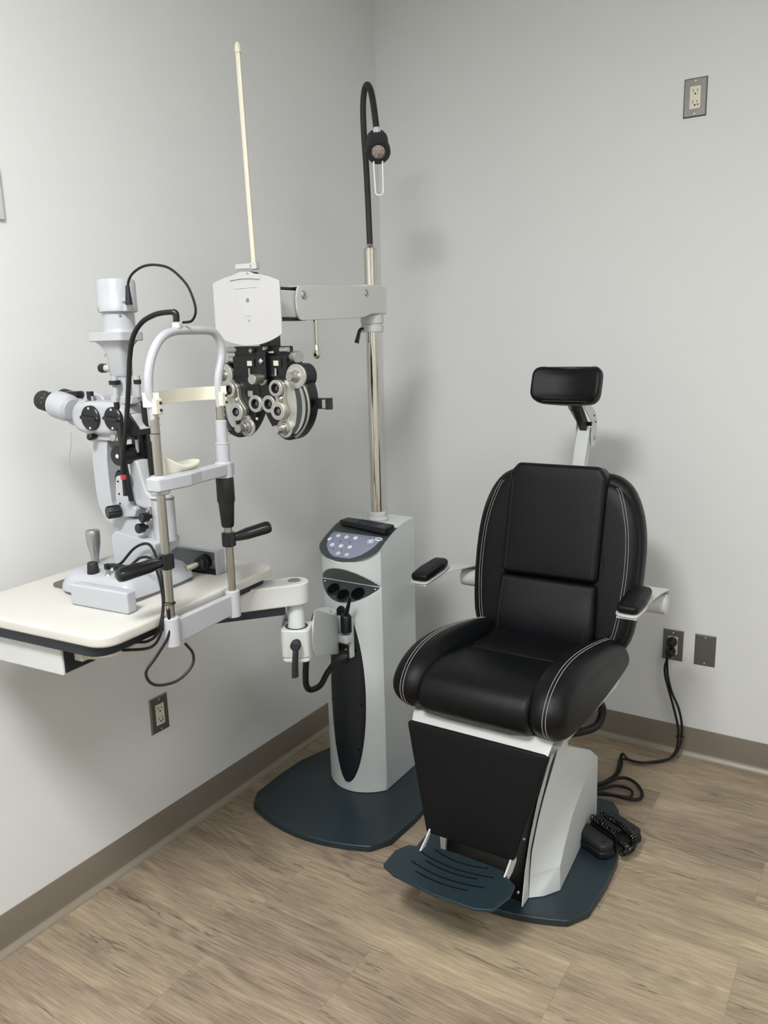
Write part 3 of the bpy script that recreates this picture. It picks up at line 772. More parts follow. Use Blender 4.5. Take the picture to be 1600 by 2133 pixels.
# side bracket at the right with small prism
mb = MB().box(q(.198, 1.356, -.004), (.036, .012, .028)); sb = build('side_bracket', mb, 'phblack', ph, bevel=.002)
build('side_plate', MB().box(q(.222, 1.356, -.002), (.012, .016, .030)), 'gloss', sb, bevel=.001)
build('prism', MB().box(q(.213, 1.356, .006), (.010, .010, .022)), 'silver', sb, bevel=.001)

# near-point reading card on its raised rod
n_c = V((.255, -.968, 0)).normalized(); t_c = V((.968, .255, 0)).normalized()
rc = wthing('reading_card_holder', 'white card holder with a tall cream rod raised above the phoropter', 'reading card', (.36, -1.22, 1.61))
oc = V((.363, -1.223, 1.60))
A = []
ctrl = [(-.096, .069), (-.055, .087), (0, .095), (.055, .084), (.094, .066)]
for i in range(21):
    x = -.096+.190*i/20; A.append((x, .067+.022*(1-((x+.001)/.0955)**2)))
for i in range(21):
    x = .094-.190*i/20; A.append((x, -.064-.029*(1-((x)/.0955)**2)))
A = A[::-1]
mb = MB().prism(A, oc-n_c*.003, t_c, Z_, .006, n_c); card = build('card', mb, 'white', rc, bevel=.0012)
def cpt(x, z, p=.0): return oc+t_c*x+Z_*z+n_c*p
def cpoly(P, p, t, m, nm, par):
    return build(nm, MB().prism(P, cpt(0, 0, p), t_c, Z_, t, n_c), m, par, bevel=.0005)
A = [(-.048, .069)]+[(-.048+.092*i/12, .069+.008*(1-((i-6)/6)**2)) for i in range(13)][1:]
A = [(-.044+.084*i/12, .072+.004*(1-((i-6)/6)**2)) for i in range(13)]+[(.040, .078), (.030, .086), (.012, .093), (-.012, .093), (-.034, .086), (-.044, .078)]
cpoly(A, .003, .004, 'white', 'card_clip', card)
mb = MB(); 
for a, b in (((-.036, .052), (.030, .054)), ((-.036, .052), (-.003, -.016)), ((-.003, -.016), (.008, -.016))):
    P0, P1 = cpt(*a, .0034), cpt(*b, .0034); mb.cyl(P0, P1, .0014, n=6)
build('card_slot_edge', mb, 'powder2', card)
cpoly(rrect(.008, .010, .001, 2, .002, .022), .003, .0003, 'greyhood', 'printed_mark', card)
for c in ((.003, -.029), (.008, .088)): screw(card, cpt(*c, .0035 if c[1] < 0 else .0072), n_c, .0025)
mb = MB().prism(rrect(.048, .013, .005, 4, -.003, .106), cpt(0, 0, -.004), t_c, Z_, .010, n_c); mb.box(cpt(.024, .106, -.004), (.020, .020, .016), Matrix.Rotation(math.atan2(t_c.y, t_c.x), 4, 'Z'))
cl = build('rod_clip', mb, 'white', rc, bevel=.0015)
r0 = cpt(.022, .105, -.006); r1 = V((r0.x-.008, r0.y-.006, 2.208))
dr = (r1-r0).normalized()
rot_r = Matrix.Rotation(math.atan2(t_c.y, t_c.x), 4, 'Z') @ Matrix.Rotation(-.012, 4, 'Y')
mb = MB(); rings = []
for p in (r0, r1): rings.append([p+t_c*x+n_c*y for x, y in rrect(.0115, .009, .002, 2)])
mb.loft(rings); build('rod', mb, 'cream', rc)
build('rod_tip', MB().lathe(r1-dr*.004, dr, [(0, .0078), (.016, .0072), (.022, .005), (.0245, .001)], 20), 'cream', rc)
build('rod_base', MB().box(cpt(.004, .088, -.022), (.020, .05, .012), Matrix.Rotation(math.atan2(t_c.y, t_c.x), 4, 'Z')), 'phblack', rc, bevel=.002)
build('holder_arm', MB().cyl(cpt(.0, -.03, -.003), cpt(-.01, -.07, -.05), .006), 'phblack', rc)

# ================================================================== REMOTE on top of the stand
rm = wthing('remote_control', 'black handset with small lilac keys lying on the stand control panel', 'remote control', (.375, -.70, .92))
ax = V((.18, -.030, 0)).normalized(); ay = Z_.cross(ax); ay = (ay+V((0, 0, .10))).normalized(); az = ax.cross(ay)
ro = V((.368, -.706, .911))
mb = MB().pillow(round_poly([(-.112, -.018), (.096, -.026), (.102, -.01), (.098, .026), (-.04, .026), (-.108, .020)], .008, 4), ro, ax, ay, .017, .004)
rb = build('handset_body', mb, 'black', rm)
mb = MB().prism(rrect(.115, .036, .004, 3, .012, .002), ro+az*.0168, ax, ay, .0008); kp = build('key_field', mb, 'lcd', rb)
mb = MB()
for i in range(9):
    for j in range(4):
        mb.box(ro+ax*(-.036+.0115*i+(.004 if j % 2 else 0))+ay*(-.011+.0087*j)+az*.0182, (.0075, .0055, .0014))
build('keys', mb, 'black', kp)

# ================================================================== INSTRUMENT TABLE and everything in its frame
TH = math.radians(4); TO = V((.30, -1.66, .972))
tb = thing('instrument_table', 'cream topped instrument table with dark edge carrying the slit lamp', 'table', TO, TH)
out = round_poly([(-.207, -.285), (.257, -.285), (.257, .277), (-.207, .277)], [.045, .05, .05, .045], 10)
mb = MB().pillow(out, (0, 0, -.024), X_, Y_, .024, .006, 0, 5); build('tabletop', mb, 'table', tb)
# raised rim of the top
rimo = out; rimi = round_poly([(-.190, -.268), (.230, -.268), (.230, .262), (-.190, .262)], [.035, .04, .04, .035], 10)
out2 = round_poly([(-.200, -.278), (.235, -.278), (.235, .270), (-.200, .270)], [.04, .045, .045, .04], 10)
build('edge_board', MB().prism(out2, (0, 0, -.046), X_, Y_, .023), 'navy', tb, bevel=.001)
mb = MB().box((-.010, -.222, -.078), (.235, .085, .062)); pb = build('power_unit', mb, 'powder2', tb, bevel=.003)
build('unit_end', MB().box((.1085, -.222, -.078), (.002, .075, .052)), 'navy', pb)
mb = MB().box((.120, -.222, -.074), (.024, .026, .022)); 
for i in range(4): mb.cyl((.134+.006*i, -.222, -.074), (.137+.006*i, -.222, -.074), .009-.001*i)
mb.tube([(.13, -.222, -.074), (.19, -.20, -.070), (.20, -.1, -.055)], .0045)
build('mains_plug', mb, 'cream', pb, bevel=.001)
build('under_bracket', MB().box((.13, .06, -.056), (.14, .16, .020)), 'blackmat', tb, bevel=.002)

# ---------------- chin rest
PA, PB_ = -.131, .066; AX = .283
cr_ = thing('chin_rest', 'steel and white headrest frame with cream chin cup standing at the table edge', 'chin rest', TO, TH)
for b_ in (PA, PB_): build('post_collar', MB().cyl((AX, b_, -.062), (AX, b_, .0), .0165, n=32, ch=.002), 'slit', cr_)
mb = MB().prism([(PA, -.058), (PB_, -.055), (PB_, -.008), (PA, -.008)], (AX-.008, 0, 0), Y_, Z_, .016)
build('cross_bar', mb, 'slit', cr_, bevel=.003)
for b_ in (PA, PB_):
    build('post', MB().cyl((AX, b_, 0), (AX, b_, .412), .0088, n=28), 'steelrod', cr_)
build('post_band', MB().cyl((AX, PA, .374), (AX, PA, .3755), .0091, n=28), 'black', cr_)
# chin bar
mb = MB()
A = [(PA-.022, -.018), (PA+.012, -.024), (PA+.06, -.028), (PA+.10, -.020), (PB_+.020, -.016), (PB_+.020, .016), (PA+.13, .010), (PA+.08, .004), (PA+.02, .018), (PA-.022, .018)]
mb.prism([(x, y) for x, y in [(p[0], p[1]) for p in round_poly(A, .008, 4)]], (AX, 0, .262), Y_, -X_, .027)
cb = build('chin_bar', mb, 'slit', cr_, bevel=.004, seg=3)
for b_ in (PA, PB_): mb = MB().cyl((AX, b_, .255), (AX, b_, .292), .019, n=32, ch=.003); build('bar_boss', mb, 'slit', cb)
# chin cup: saddle shaped block, higher at the near end
def cupz(y): 
    t_ = (y+.048)/.054
    return .300+(.026*min(1, abs(t_))**1.7 if t_ < 0 else .005*t_*t_)
cup_o = [(x*.027, -.048+y*.054) for x, y in [(math.copysign(abs(math.cos(2*PI*i/48))**.75, math.cos(2*PI*i/48)), math.copysign(abs(math.sin(2*PI*i/48))**.75, math.sin(2*PI*i/48))) for i in range(48)]]
rings = [[V((AX-.024+x*.8, -.048+(y+.048)*.86, .290)) for x, y in cup_o], [V((AX-.024+x*.97, -.048+(y+.048)*.98, cupz(y)-.006)) for x, y in cup_o], [V((AX-.024+x, y, cupz(y)-.002)) for x, y in cup_o], [V((AX-.024+x*.96, -.048+(y+.048)*.965, cupz(y))) for x, y in cup_o]]
for sc in (.85, .7, .5, .3, .1): rings.append([V((AX-.024+x*sc, -.048+(y+.048)*sc, cupz(-.048+(y+.048)*sc)-.0015)) for x, y in cup_o])
build('chin_cup', MB().loft(rings), 'cream', cr_, angle=60)
build('paper_pin', MB().box((AX-.020, -.045, .2905), (.030, .04, .003)), 'slit', cr_)
# adjusting sleeve on the far post
build('height_sleeve', MB().lathe((AX, PB_, .285), Z_, [(0, .0145), (.045, .0150), (.046, .0158), (.048, .0158), (.049, .0125), (.095, .0120), (.097, .009)], 30), 'slit', cr_)
mb = MB(); rings = []
for h, r in ((.262, .016), (.255, .0195), (.205, .0195), (.200, .0172), (.198, .0172), (.150, .0140), (.146, .012)):
    rings.append([V((AX+math.cos(2*PI*i/60)*(r-(.0012 if i % 5 == 0 and h > .2 else 0)), PB_+math.sin(2*PI*i/60)*(r-(.0012 if i % 5 == 0 and h > .2 else 0)), h)) for i in range(60)])
build('height_knob', MB().loft(rings), 'black', cr_)
# grips
def grip(b_, z, d, parent, L_=.088):
    d = V(d).normalized(); c = V((AX, b_, z))
    g = build('grip_clamp', MB().cyl(c-Z_*.016, c+Z_*.016, .0155, n=28, ch=.002), 'gloss', parent)
    build('hand_grip', MB().lathe(c+d*.012, d, [(0, .009), (.012, .011), (.03, .0135), (L_-.01, .0145), (L_-.003, .0125), (L_, .008)], 28), 'gloss', parent)
grip(PB_, .118, (.55, .80, .16), cr_)
grip(PA, .118, (-.20, -.98, -.04), cr_, .100)
# white hoop
hp = [(AX, PA, .395), (AX, PA-.002, .424), (AX, PA-.008, .461), (AX, PA-.003, .497), (AX, PA+.014, .533), (AX, PA+.040, .558), (AX, PA+.070, .568), (AX, PA+.100, .570), (AX, PB_-.030, .570), (AX, PB_-.004, .566), (AX, PB_+.014, .548), (AX, PB_+.018, .520), (AX, PB_+.002, .475), (AX, PB_-.002, .440), (AX, PB_, .405)]
hoop = build('hoop', MB().tube(hp, .0085, 16, 8), 'slit', cr_)
# forehead band
bandp = smooth_path([(AX+.014, PA+.004, 0), (AX+.004, PA-.012, 0), (AX-.012, PA-.014, 0), (AX-.024, PA+.004, 0), (AX-.032, PA+.05, 0), (AX-.033, PA+.10, 0), (AX-.026, PB_-.04, 0), (AX-.008, PB_-.010, 0), (AX+.016, PB_+.006, 0)], 6)
rows_ = [[V((p.x, p.y, z)) for z in (.426, .4275, .441, .4525, .454)] for p in bandp]
fb = build('forehead_band', MB().grid(rows_), 'cream', cr_, solid=.004, bevel=.001)
for b_ in (PA, PB_):
    mb = MB().box((AX+.010, b_, .427), (.012, .018, .030)); o = build('band_mount', mb, 'cream', cr_, bevel=.002)
    for zz in (.434, .420): screw(o, (AX+.0165, b_+.003, zz), X_, .003, m='ink')
    for zz in (.404, .392): screw(cr_, (AX+.0085, b_+.003, zz), X_, .002)
# fixation lamp cable boss on hoop top
build('cable_boss', MB().cyl((AX, -.048, .574), (AX, -.048, .585), .009, n=24, ch=.001), 'white', cr_)
build('cable_elbow', MB().tube([(AX, -.048, .587), (AX, -.048, .602), (AX-.006, -.050, .606)], .0065, 14), 'black', cr_)

# ---------------- slit lamp
sl_ = thing('slit_lamp', 'pale grey slit lamp microscope with black eyepieces on the cream table', 'slit lamp', TO, TH)
# base
out = []
for x, y in [(-.085, -.070), (-.065, -.105), (-.02, -.118), (.10, -.118), (.140, -.105), (.150, -.06), (.150, .06), (.135, .105), (.07, .112), (-.02, .108), (-.075, .09), (-.098, .05)]: out.append((x, y))
out = smooth2d(out, 5)
rings = []
for sc, h, sh in ((.98, .006, 0), (1, .009, 0), (.985, .018, 0), (.92, .034, 0), (.86, .043, .001), (.80, .047, .002), (.55, .050, .003)):
    rings.append([V((.025+(x-.025)*sc+sh, y*sc, h)) for x, y in out])
slb = build('base', MB().loft(rings), 'slit', sl_, angle=40)
build('base_plate', MB().prism(round_poly([(-.13, -.085), (.148, -.10), (.148, .10), (-.13, .085)], .02, 4), (0, 0, .001), X_, Y_, .006), 'steelplate', sl_)
# label on the base flank: small printed grid
mb = MB().box((.095, -.119, .020), (.036, .0006, .018)); lb_ = build('rating_label', mb, 'white', slb)
mb = MB()
for i in range(3):
    for j in range(3): mb.box((.083+.012*i, -.1195, .014+.0058*j), (.009, .0004, .0028 if j < 2 else .0036))
build('label_print', mb, 'ink', lb_)
# rail covers and axle
mb = MB().pillow(rrect(.168, .047, .006, 4, .110, .024), (0, -.134, 0), X_, Z_, .026, .004); mb2 = mb
nc = build('rail_cover', mb, 'slit', sl_)
mb = MB()
mb.box((.083, .172, .030), (.186, .006, .060)); mb.box((.083, .160, .0575), (.186, .030, .005)); mb.box((.173, .160, .030), (.006, .030, .060)); mb.box((-.007, .160, .030), (.006, .030, .060))
build('rail_cover', mb, 'slit', sl_, bevel=.0015)
mb = MB().box((.10, .158, .003), (.14, .028, .006)); build('rack_rail', mb, 'black', sl_)
build('axle', MB().cyl((.138, .075, .030), (.138, .165, .030), .0072, n=24), 'chrome', sl_)
mb = MB().lathe((.138, .120, .030), Y_, [(0, .010), (.004, .016), (.007, .016), (.009, .013), (.016, .013), (.018, .0185), (.030, .0185)], 30); build('axle_wheel', mb, 'black', sl_)
# joystick
js = (-.035, -.030, .050)
build('joystick', MB().lathe(js, Z_, [(0, .013), (.003, .0125), (.006, .0085), (.02, .0095), (.038, .013), (.050, .0152), (.070, .0162), (.078, .0160), (.081, .0145), (.081, .012), (.080, .003)], 40), 'aluminium', sl_)
build('joystick_skirt', MB().cyl((js[0], js[1], .046), (js[0], js[1], .053), .0175, n=30, ch=.001), 'slit', sl_)
mb = MB(); c = V((.012, -.080, .046)); rings = []
for h, r in ((0, .0125), (.002, .0135), (.012, .0125), (.025, .0115), (.027, .010)):
    rings.append([c+V((math.cos(2*PI*i/36)*(r-(.0007 if i % 3 == 0 else 0)), math.sin(2*PI*i/36)*(r-(.0007 if i % 3 == 0 else 0)), h)) for i in range(36)])
build('dimmer_knob', MB().loft(rings), 'blackmat', sl_)
for (x, y) in ((.058, -.080), (.086, -.080)):
    o = build('socket', MB().lathe((x, y, .046), Z_, [(0, .0085), (.003, .007), (.005, .0055), (.016, .0055)], 16), 'silver', sl_)
    mb = MB().box((x, y, .068), (.011, .011, .013)); mb.cyl((x, y, .070), (x+.018, y+.006, .071), .0048); build('cable_plug', mb, 'black', sl_, bevel=.0015)
build('lock_knob', MB().cyl((.106, -.082, .045), (.106, -.082, .062), .0065, n=20, ch=.001), 'black', sl_)
# pedestal: tilted block above the base
ped = [(-.02, .052), (.12, .052), (.13, .125), (.02, .152), (-.012, .146), (-.022, .135)]
mb = MB().prism(round_poly([(.038, .046), (.100, .046), (.112, .066), (.160, .098), (.168, .122), (.048, .138), (.034, .126)], .008, 3), (0, .040, 0), X_, Z_, .080)
mb2 = build('pedestal', mb, 'slit', sl_, bevel=.008, seg=3)
# microscope arm: L shape sweeping down and right to the pivot
def ribbon(P, w0, w1, y0=-.022, y1=.022, nm='arm', m='slit', bev=.006):
    """2D outline in the a-z plane extruded across"""
    mb = MB().prism(P, (0, y1, 0), X_, Z_, (y1-y0)); return build(nm, mb, m, sl_, bevel=bev, seg=3)
armP = [(-.022, .345), (.030, .345), (.026, .325), (.022, .29), (.022, .24), (.024, .20), (.030, .180), (.044, .170), (.11, .164), (.150, .164), (.158, .158), (.158, .120), (.11, .122), (.06, .132), (.024, .142), (-.002, .160), (-.018, .186), (-.023, .22), (-.024, .29)]
ribbon(round_poly(armP, .006, 3), 0, 0, -.019, .019, 'microscope_arm')
build('microscope_seat', MB().box((.020, 0, .349), (.100, .050, .020)), 'slit', sl_, bevel=.003)
build('seat_lock_knob', MB().lathe((.002, -.024, .348), FY, [(0, .005), (.006, .005), (.007, .007), (.020, .0075), (.022, .006)], 20), 'black', sl_)
build('seat_screw', MB().lathe((.055, -.024, .349), FY, [(0, .010), (.004, .010), (.005, .008)], 24), 'silver', sl_)
# pivot column at the right with clear cover
build('pivot_column', MB().cyl((.160, 0, .118), (.160, 0, .213), .025, n=40, ch=.002), 'slit', sl_)
mb = MB(); 
for i in range(9):
    a = -.9+.225*i*.4
mb.prism(rrect(.010, .098, .002, 2, 0, .165), (.178, -.020, 0), V((.7, .7, 0)).normalized(), Z_, .004); o = build('pivot_scale', mb, 'aluminium', sl_, bevel=.001)
for z in (.135, .150): screw(o, (.1805, -.023, z), (.7, -.7, 0), .0022)
build('pivot_top', MB().cyl((.160, 0, .213), (.160, 0, .216), .026, n=40, ch=.001), 'brushed', sl_)
# lower hub with knobs
for (x, z) in ((.148, .178), (.134, .153)):
    mb = MB().lathe((x, -.026, z), (-.25, -1, 0), [(0, .005), (.008, .005), (.009, .0105), (.024, .011), (.026, .009)], 18); build('clamp_knob', mb, 'black', sl_)
build('pin', MB().cyl((.140, -.022, .180), (.140, -.022, .198), .0045), 'chrome', sl_)
# illumination arm: upright with foot
illP = [(.085, .222), (.098, .196), (.125, .190), (.175, .196), (.178, .216), (.146, .220), (.133, .230), (.124, .255), (.118, .282), (.112, .298), (.088, .298), (.088, .27), (.094, .245)]
ribbon(round_poly(illP, .008, 4), 0, 0, -.020, .020, 'illumination_arm')
mb = MB().prism(round_poly([(.044, .166), (.100, .172), (.108, .192), (.086, .206), (.068, .262), (.052, .262), (.046, .215)], .008, 4), (0, .006, 0), X_, Z_, .034); build('tilt_bracket', mb, 'slit', sl_, bevel=.004, seg=3)
def knurl(c, d, r, L_, nm, n=40, m='black', st=4):
    u, v, dd = basis(d); mb = MB(); rings = []
    for h, rr in ((0, r*.8), (.002, r), (L_-.003, r), (L_, r*.85)):
        rings.append([V(c)+dd*h+(u*math.cos(2*PI*i/n)+v*math.sin(2*PI*i/n))*(rr-(.0012 if i % st == 0 else 0)) for i in range(n)])
    return build(nm, mb.loft(rings), m, sl_, angle=40)
knurl((.060, -.030, .184), (-.45, -1, 0), .0145, .030, 'tilt_knob')
knurl((.056, .0, .255), (-1, -.4, 0), .016, .020, 'width_knob')
mb = MB()
for (z) in (.250, .222, .200): mb.sphere((.060, -.0285, z), .0022, 8)
build('dot', mb, 'hole', sl_)
# black twin cylinder (centring knobs) across
mb = MB().cyl((.086, -.048, .310), (.086, .052, .310), .0215, n=40, ch=.002); mb.ring((.086, .020, .310), Y_, .0225, .02, .003)
dc = build('slit_width_drum', mb, 'black', sl_)
build('drum_cap', MB().lathe((.086, -.048, .310), FY, [(0, .0045), (.001, .0045), (.0015, .003)], 18), 'powder', dc)
# illumination tower: slim black rods + prism block
for (x, y) in ((.084, -.034), (.118, .010)):
    mb = MB().tube([(x+(.010 if y > 0 else .018), y, .21), (x+.006, y, .30), (x+.002, y, .36), (x, y, .425)], .0062, 10); build('black_rod', mb, 'black', sl_)
mb = MB().prism([(.080, .346), (.126, .352), (.125, .368), (.100, .400), (.086, .380)], (0, .018, 0), X_, Z_, .036); pz = build('prism_block', mb, 'black', sl_, bevel=.002)
mb = MB().prism([(.127, .3665), (.103, .3985), (.101, .3965), (.125, .3645)], (0, .014, 0), X_, Z_, .028); build('mirror', mb, 'white', pz)
mb = MB().box((.094, 0, .335), (.010, .012, .05)); build('prism_fork', mb, 'black', sl_)
mb = MB().box((.114, 0, .335), (.007, .010, .05)); build('prism_fork', mb, 'black', sl_)
build('scale_insert', MB().box((.106, -.008, .328), (.005, .004, .028)), 'white', sl_)
# microscope body: oval drum housing with two knobs
out = [(x, z) for x, z in smooth2d([(-.060, .392), (-.054, .368), (-.030, .355), (.02, .352), (.070, .354), (.094, .370), (.100, .392), (.092, .414), (.068, .424), (.02, .426), (-.025, .424), (-.052, .414)], 5)]
mb = MB().pillow(out, (0, .038, 0), X_, Z_, .076, .014); hb = build('magnification_housing', mb, 'slit', sl_)
for (x, R) in ((.008, .0275), (.076, .0255)):
    mb = MB().lathe((x, -.036, .390), FY, [(0, R), (.006, R), (.008, R-.002), (.008, .004)], 40)
    d_ = build('magnification_knob', mb, 'black', sl_)
    build('knob_bar', MB().box((x, -.047, .390), (R*1.7, .008, .008), Euler((0, .1, 0)).to_matrix()), 'black', d_, bevel=.002)
    mb = MB()
    for a in (PI/2, 0, -PI/2): mb.box((x+math.cos(a)*R*.78, -.0445, .390+math.sin(a)*R*.78), (.0045, .0006, .0045))
    build('number_marks', mb, 'powder', d_)
# binocular: neck, swing body, eyepiece tubes
mb = MB().lathe((-.040, 0, .392), (-1, 0, .20), [(0, .036), (.010, .036), (.016, .031), (.028, .031), (.034, .033), (.040, .033)], 40); build('binocular_neck', mb, 'slit', sl_)
mb = MB().prism(round_poly([(-.060, .385), (-.005, .400), (.006, .420), (-.002, .436), (-.034, .442), (-.054, .434)], .010, 4), (0, .036, 0), X_, Z_, .030); build('filter_turret', mb, 'slit', sl_, bevel=.005, seg=3)
build('filter_lever', MB().box((-.020, -.010, .437), (.013, .010, .018)), 'black', sl_, bevel=.001)
build('filter_pin', MB().cyl((-.006, -.016, .420), (-.008, -.016, .436), .003, n=12), 'silver', sl_)
for (b_, dz) in ((-.030, 0), (.030, .0)):
    mb = MB().lathe((-.058, b_, .407), (-1, 0, .22), [(0, .022), (.006, .029), (.016, .031), (.046, .031), (.054, .029), (.056, .026)], 40); tb_ = build('eyepiece_tube', mb, 'slit', sl_)
    mb = MB().lathe((-.110, b_, .418), (-1, 0, .20), [(0, .0185), (.012, .0195), (.014, .022), (.020, .023), (.022, .021), (.030, .0225), (.044, .0225), (.048, .021), (.048, .016), (.040, .012)], 36)
    e_ = build('eyecup', mb, 'blackmat', tb_)
    mb = MB()
    for i in range(12):
        a = 2*PI*i/12; mb.box((-.1305, b_+math.cos(a)*.0222, .4225+math.sin(a)*.0222), (.002, .0012, .0012))
    build('scale_dots', mb, 'powder', tb_)
build('pd_dial', MB().lathe((-.080, 0, .434), Z_, [(0, .020), (.008, .020), (.011, .017)], 30), 'black', sl_)
# lamp tower
mb = MB().box((.080, 0, .428), (.062, .036, .018)); build('tower_foot', mb, 'slit', sl_, bevel=.004, seg=3)
mb = MB().box((.076, 0, .462), (.028, .026, .065)); build('tower_neck', mb, 'slit', sl_, bevel=.006, seg=3)
mb = MB(); rings = []
for z, xa, xb, hw in ((.478, .052, .092, .014), (.482, .048, .094, .016), (.53, .044, .094, .017), (.546, .034, .100, .024), (.554, .024, .106, .029)):
    rings.append([V((x, y, z)) for x, y in round_poly([(xa, -hw), (xb, -hw), (xb, hw), (xa, hw)], .010, 4)])
build('lamp_tower', MB().loft(rings), 'slit', sl_, angle=40)
mb = MB(); rings = []
for z, e in ((.553, -.002), (.555, 0), (.571, 0), (.5725, -.002)):
    rings.append([V((x, y, z)) for x, y in round_poly([(.014-e, -.036-e), (.114+e, -.036-e), (.114+e, .036+e), (.014-e, .036+e)], .012, 4)])
build('lamp_flange', MB().loft(rings), 'slit', sl_, angle=40)
build('lamp_barrel', MB().lathe((.078, 0, .5715), Z_, [(0, .036), (.004, .0345), (.010, .0335), (.044, .0335)], 44), 'slit', sl_)
mb = MB(); rings = []; n = 96
for h, r in ((.613, .038), (.615, .041), (.626, .041), (.627, .0405), (.674, .0405), (.680, .0385), (.682, .033)):
    rings.append([V((.078+math.cos(2*PI*i/n)*(r-(.0015 if (52 <= i <= 66 and i % 4 == 0 and .627 < h < .675) else 0)), math.sin(2*PI*i/n)*(r-(.0015 if (52 <= i <= 66 and i % 4 == 0 and .627 < h < .675) else 0)), h)) for i in range(n)])
lh = build('lamp_housing', MB().loft(rings), 'slit', sl_, angle=40)
screw(lh, (.060, -.0365, .621), (-.4, -.85, 0), .005); screw(lh, (.104, -.0215, .606), (.7, -.7, 0), .0028)
mb = MB().box((.120, -.012, .622), (.012, .02, .016)); mb.cyl((.117, -.020, .636), (.134, -.026, .636), .0045); build('lamp_socket', mb, 'slit', sl_, bevel=.001)
build('lamp_plug', MB().tube([(.140, -.028, .626), (.140, -.028, .640), (.140, -.028, .650), (.140, -.028, .664)], .006, 12, rad=lambda t_: .0078-.0035*t_), 'black', sl_)
# tower controls
build('filter_knob', MB().lathe((.047, -.005, .496), (-1, 0, .02), [(0, .008), (.016, .008), (.017, .0095), (.028, .010), (.032, .008)], 24), 'slit', sl_)
build('filter_knob_cap', MB().lathe((.031, -.005, .4963), (-1, 0, .02), [(0, .0095), (.012, .0105), (.016, .009)], 24), 'black', sl_)
build('filter_pin_lever', MB().cyl((.048, -.010, .524), (.036, -.010, .525), .003, n=12), 'chrome', sl_)
for (x, y) in ((.078, -.028), (.112, .004)):
    build('aperture_wheel', MB().lathe((x, y, .462), Z_, [(0, .0125 if x < .1 else .008), (.009, .0125 if x < .1 else .008)], 24), 'black', sl_)
    build('wheel_stem', MB().cyl((x, y, .434), (x, y, .480), .0055, .0065, n=16), 'slit', sl_)
# clear breath shield
mb = MB(); rows_ = []
for i in range(13):
    t_ = i/12; z = .352-.095*t_
    rows_.append([V((-.074-.012*math.sin(t_*2.2)+k*.004, -.028+k*.0065, z-.002*k)) for k in range(9)])
sh = build('breath_shield', MB().grid(rows_), 'film', sl_, solid=.0006)
mb = MB().tube([(-.068, -.030, .354), (-.073, -.030, .348), (-.074, -.030, .328), (-.082, -.030, .305), (-.084, -.030, .285), (-.080, -.030, .262), (-.076, -.030, .257)], .0006, 6); build('shield_edge', mb, 'silver', sh)

# ---------------- cables on the instrument
def wt(a, b, z): return Matrix.Translation(TO) @ Matrix.Rotation(TH, 4, 'Z') @ V((a, b, z))
def cable(pts, r, label, name='cable', m='rubber', sm=8, cat='cable'):
    o = build(name, MB().tube([wt(*p) for p in pts], r, 10, sm), m); tag(o, label, cat); return o
cable([(.140, -.028, .661), (.146, -.028, .676), (.160, -.028, .689), (.188, -.029, .699), (.222, -.030, .700), (.262, -.031, .690), (.300, -.032, .660), (.316, -.032, .630), (.320, -.032, .605), (.308, -.032, .588), (AX+.004, -.034, .5855)], .0026,
      'thin black cable arching from the lamp housing to the top of the white hoop')
cable([(.106, -.055, .268), (.107, -.055, .290), (.113, -.055, .323), (.124, -.055, .364), (.134, -.055, .405), (.146, -.055, .465), (.157, -.055, .524), (.171, -.055, .562), (.197, -.055, .588), (.228, -.054, .601), (.252, -.053, .605), (AX-.006, -.050, .606)], .0052,
      'thick black cable from the hoop down the front of the slit lamp')
o = build('light_guide', MB().cyl(wt(.103, -.050, .225), wt(.108, -.050, .385), .0060), 'black', None); tag(o, 'straight black rod standing just behind the red cable tip', 'rod')
o = build('cable_tip', MB().cyl(wt(.1062, -.055, .272), wt(.106, -.055, .262), .0062), 'red', None); tag(o, 'small red tip at the lower end of the thick black cable', 'cable tip')
cable([(.076, -.074, .071), (.092, -.07, .078), (.125, -.06, .112), (.165, -.06, .125), (.205, -.08, .108), (.255, -.118, .07), (.272, -.140, .02), (.262, -.150, -.03), (.24, -.158, -.05), (.22, -.17, -.051)], .0030,
      'black cable looping from the front socket of the slit lamp base')
cable([(.104, -.074, .071), (.122, -.073, .076), (.150, -.07, .095), (.185, -.075, .098), (.225, -.10, .080), (.262, -.128, .04), (.275, -.147, 0), (.272, -.156, -.035), (.25, -.165, -.060), (.20, -.19, -.065)], .0030,
      'black cable looping from the rear socket of the slit lamp base')
cable([(.288, -.142, .02), (.288, -.145, -.03), (.275, -.170, -.070), (.265, -.195, -.10), (.275, -.185, -.128), (.300, -.150, -.130), (.312, -.115, -.11), (.310, -.105, -.085), (.300, -.115, -.060)], .0030,
      'black cable hanging in a loop below the front corner of the table')
o = build('cable_tie', MB().torus(wt(AX+.001, PA-.003, .030), (0, 0, 1), .012, .0014, 24, 6), 'black', None); tag(o, 'thin black tie holding cables to the near chin rest post', 'cable tie')

# ================================================================== EXAMINATION CHAIR (faces -y)
XC = .957
ch = wthing('examination_chair', 'black upholstered examination chair with headrest, armrests and footrest', 'chair', (XC, -.72, 0))
def c3(x, y, z): return V((XC+x, y, z))
build('base_plate', MB().prism(base_outline(XC+.012, -1.125), (0, 0, .002), X_, Y_, .020), 'teal', ch, bevel=.004, seg=2)
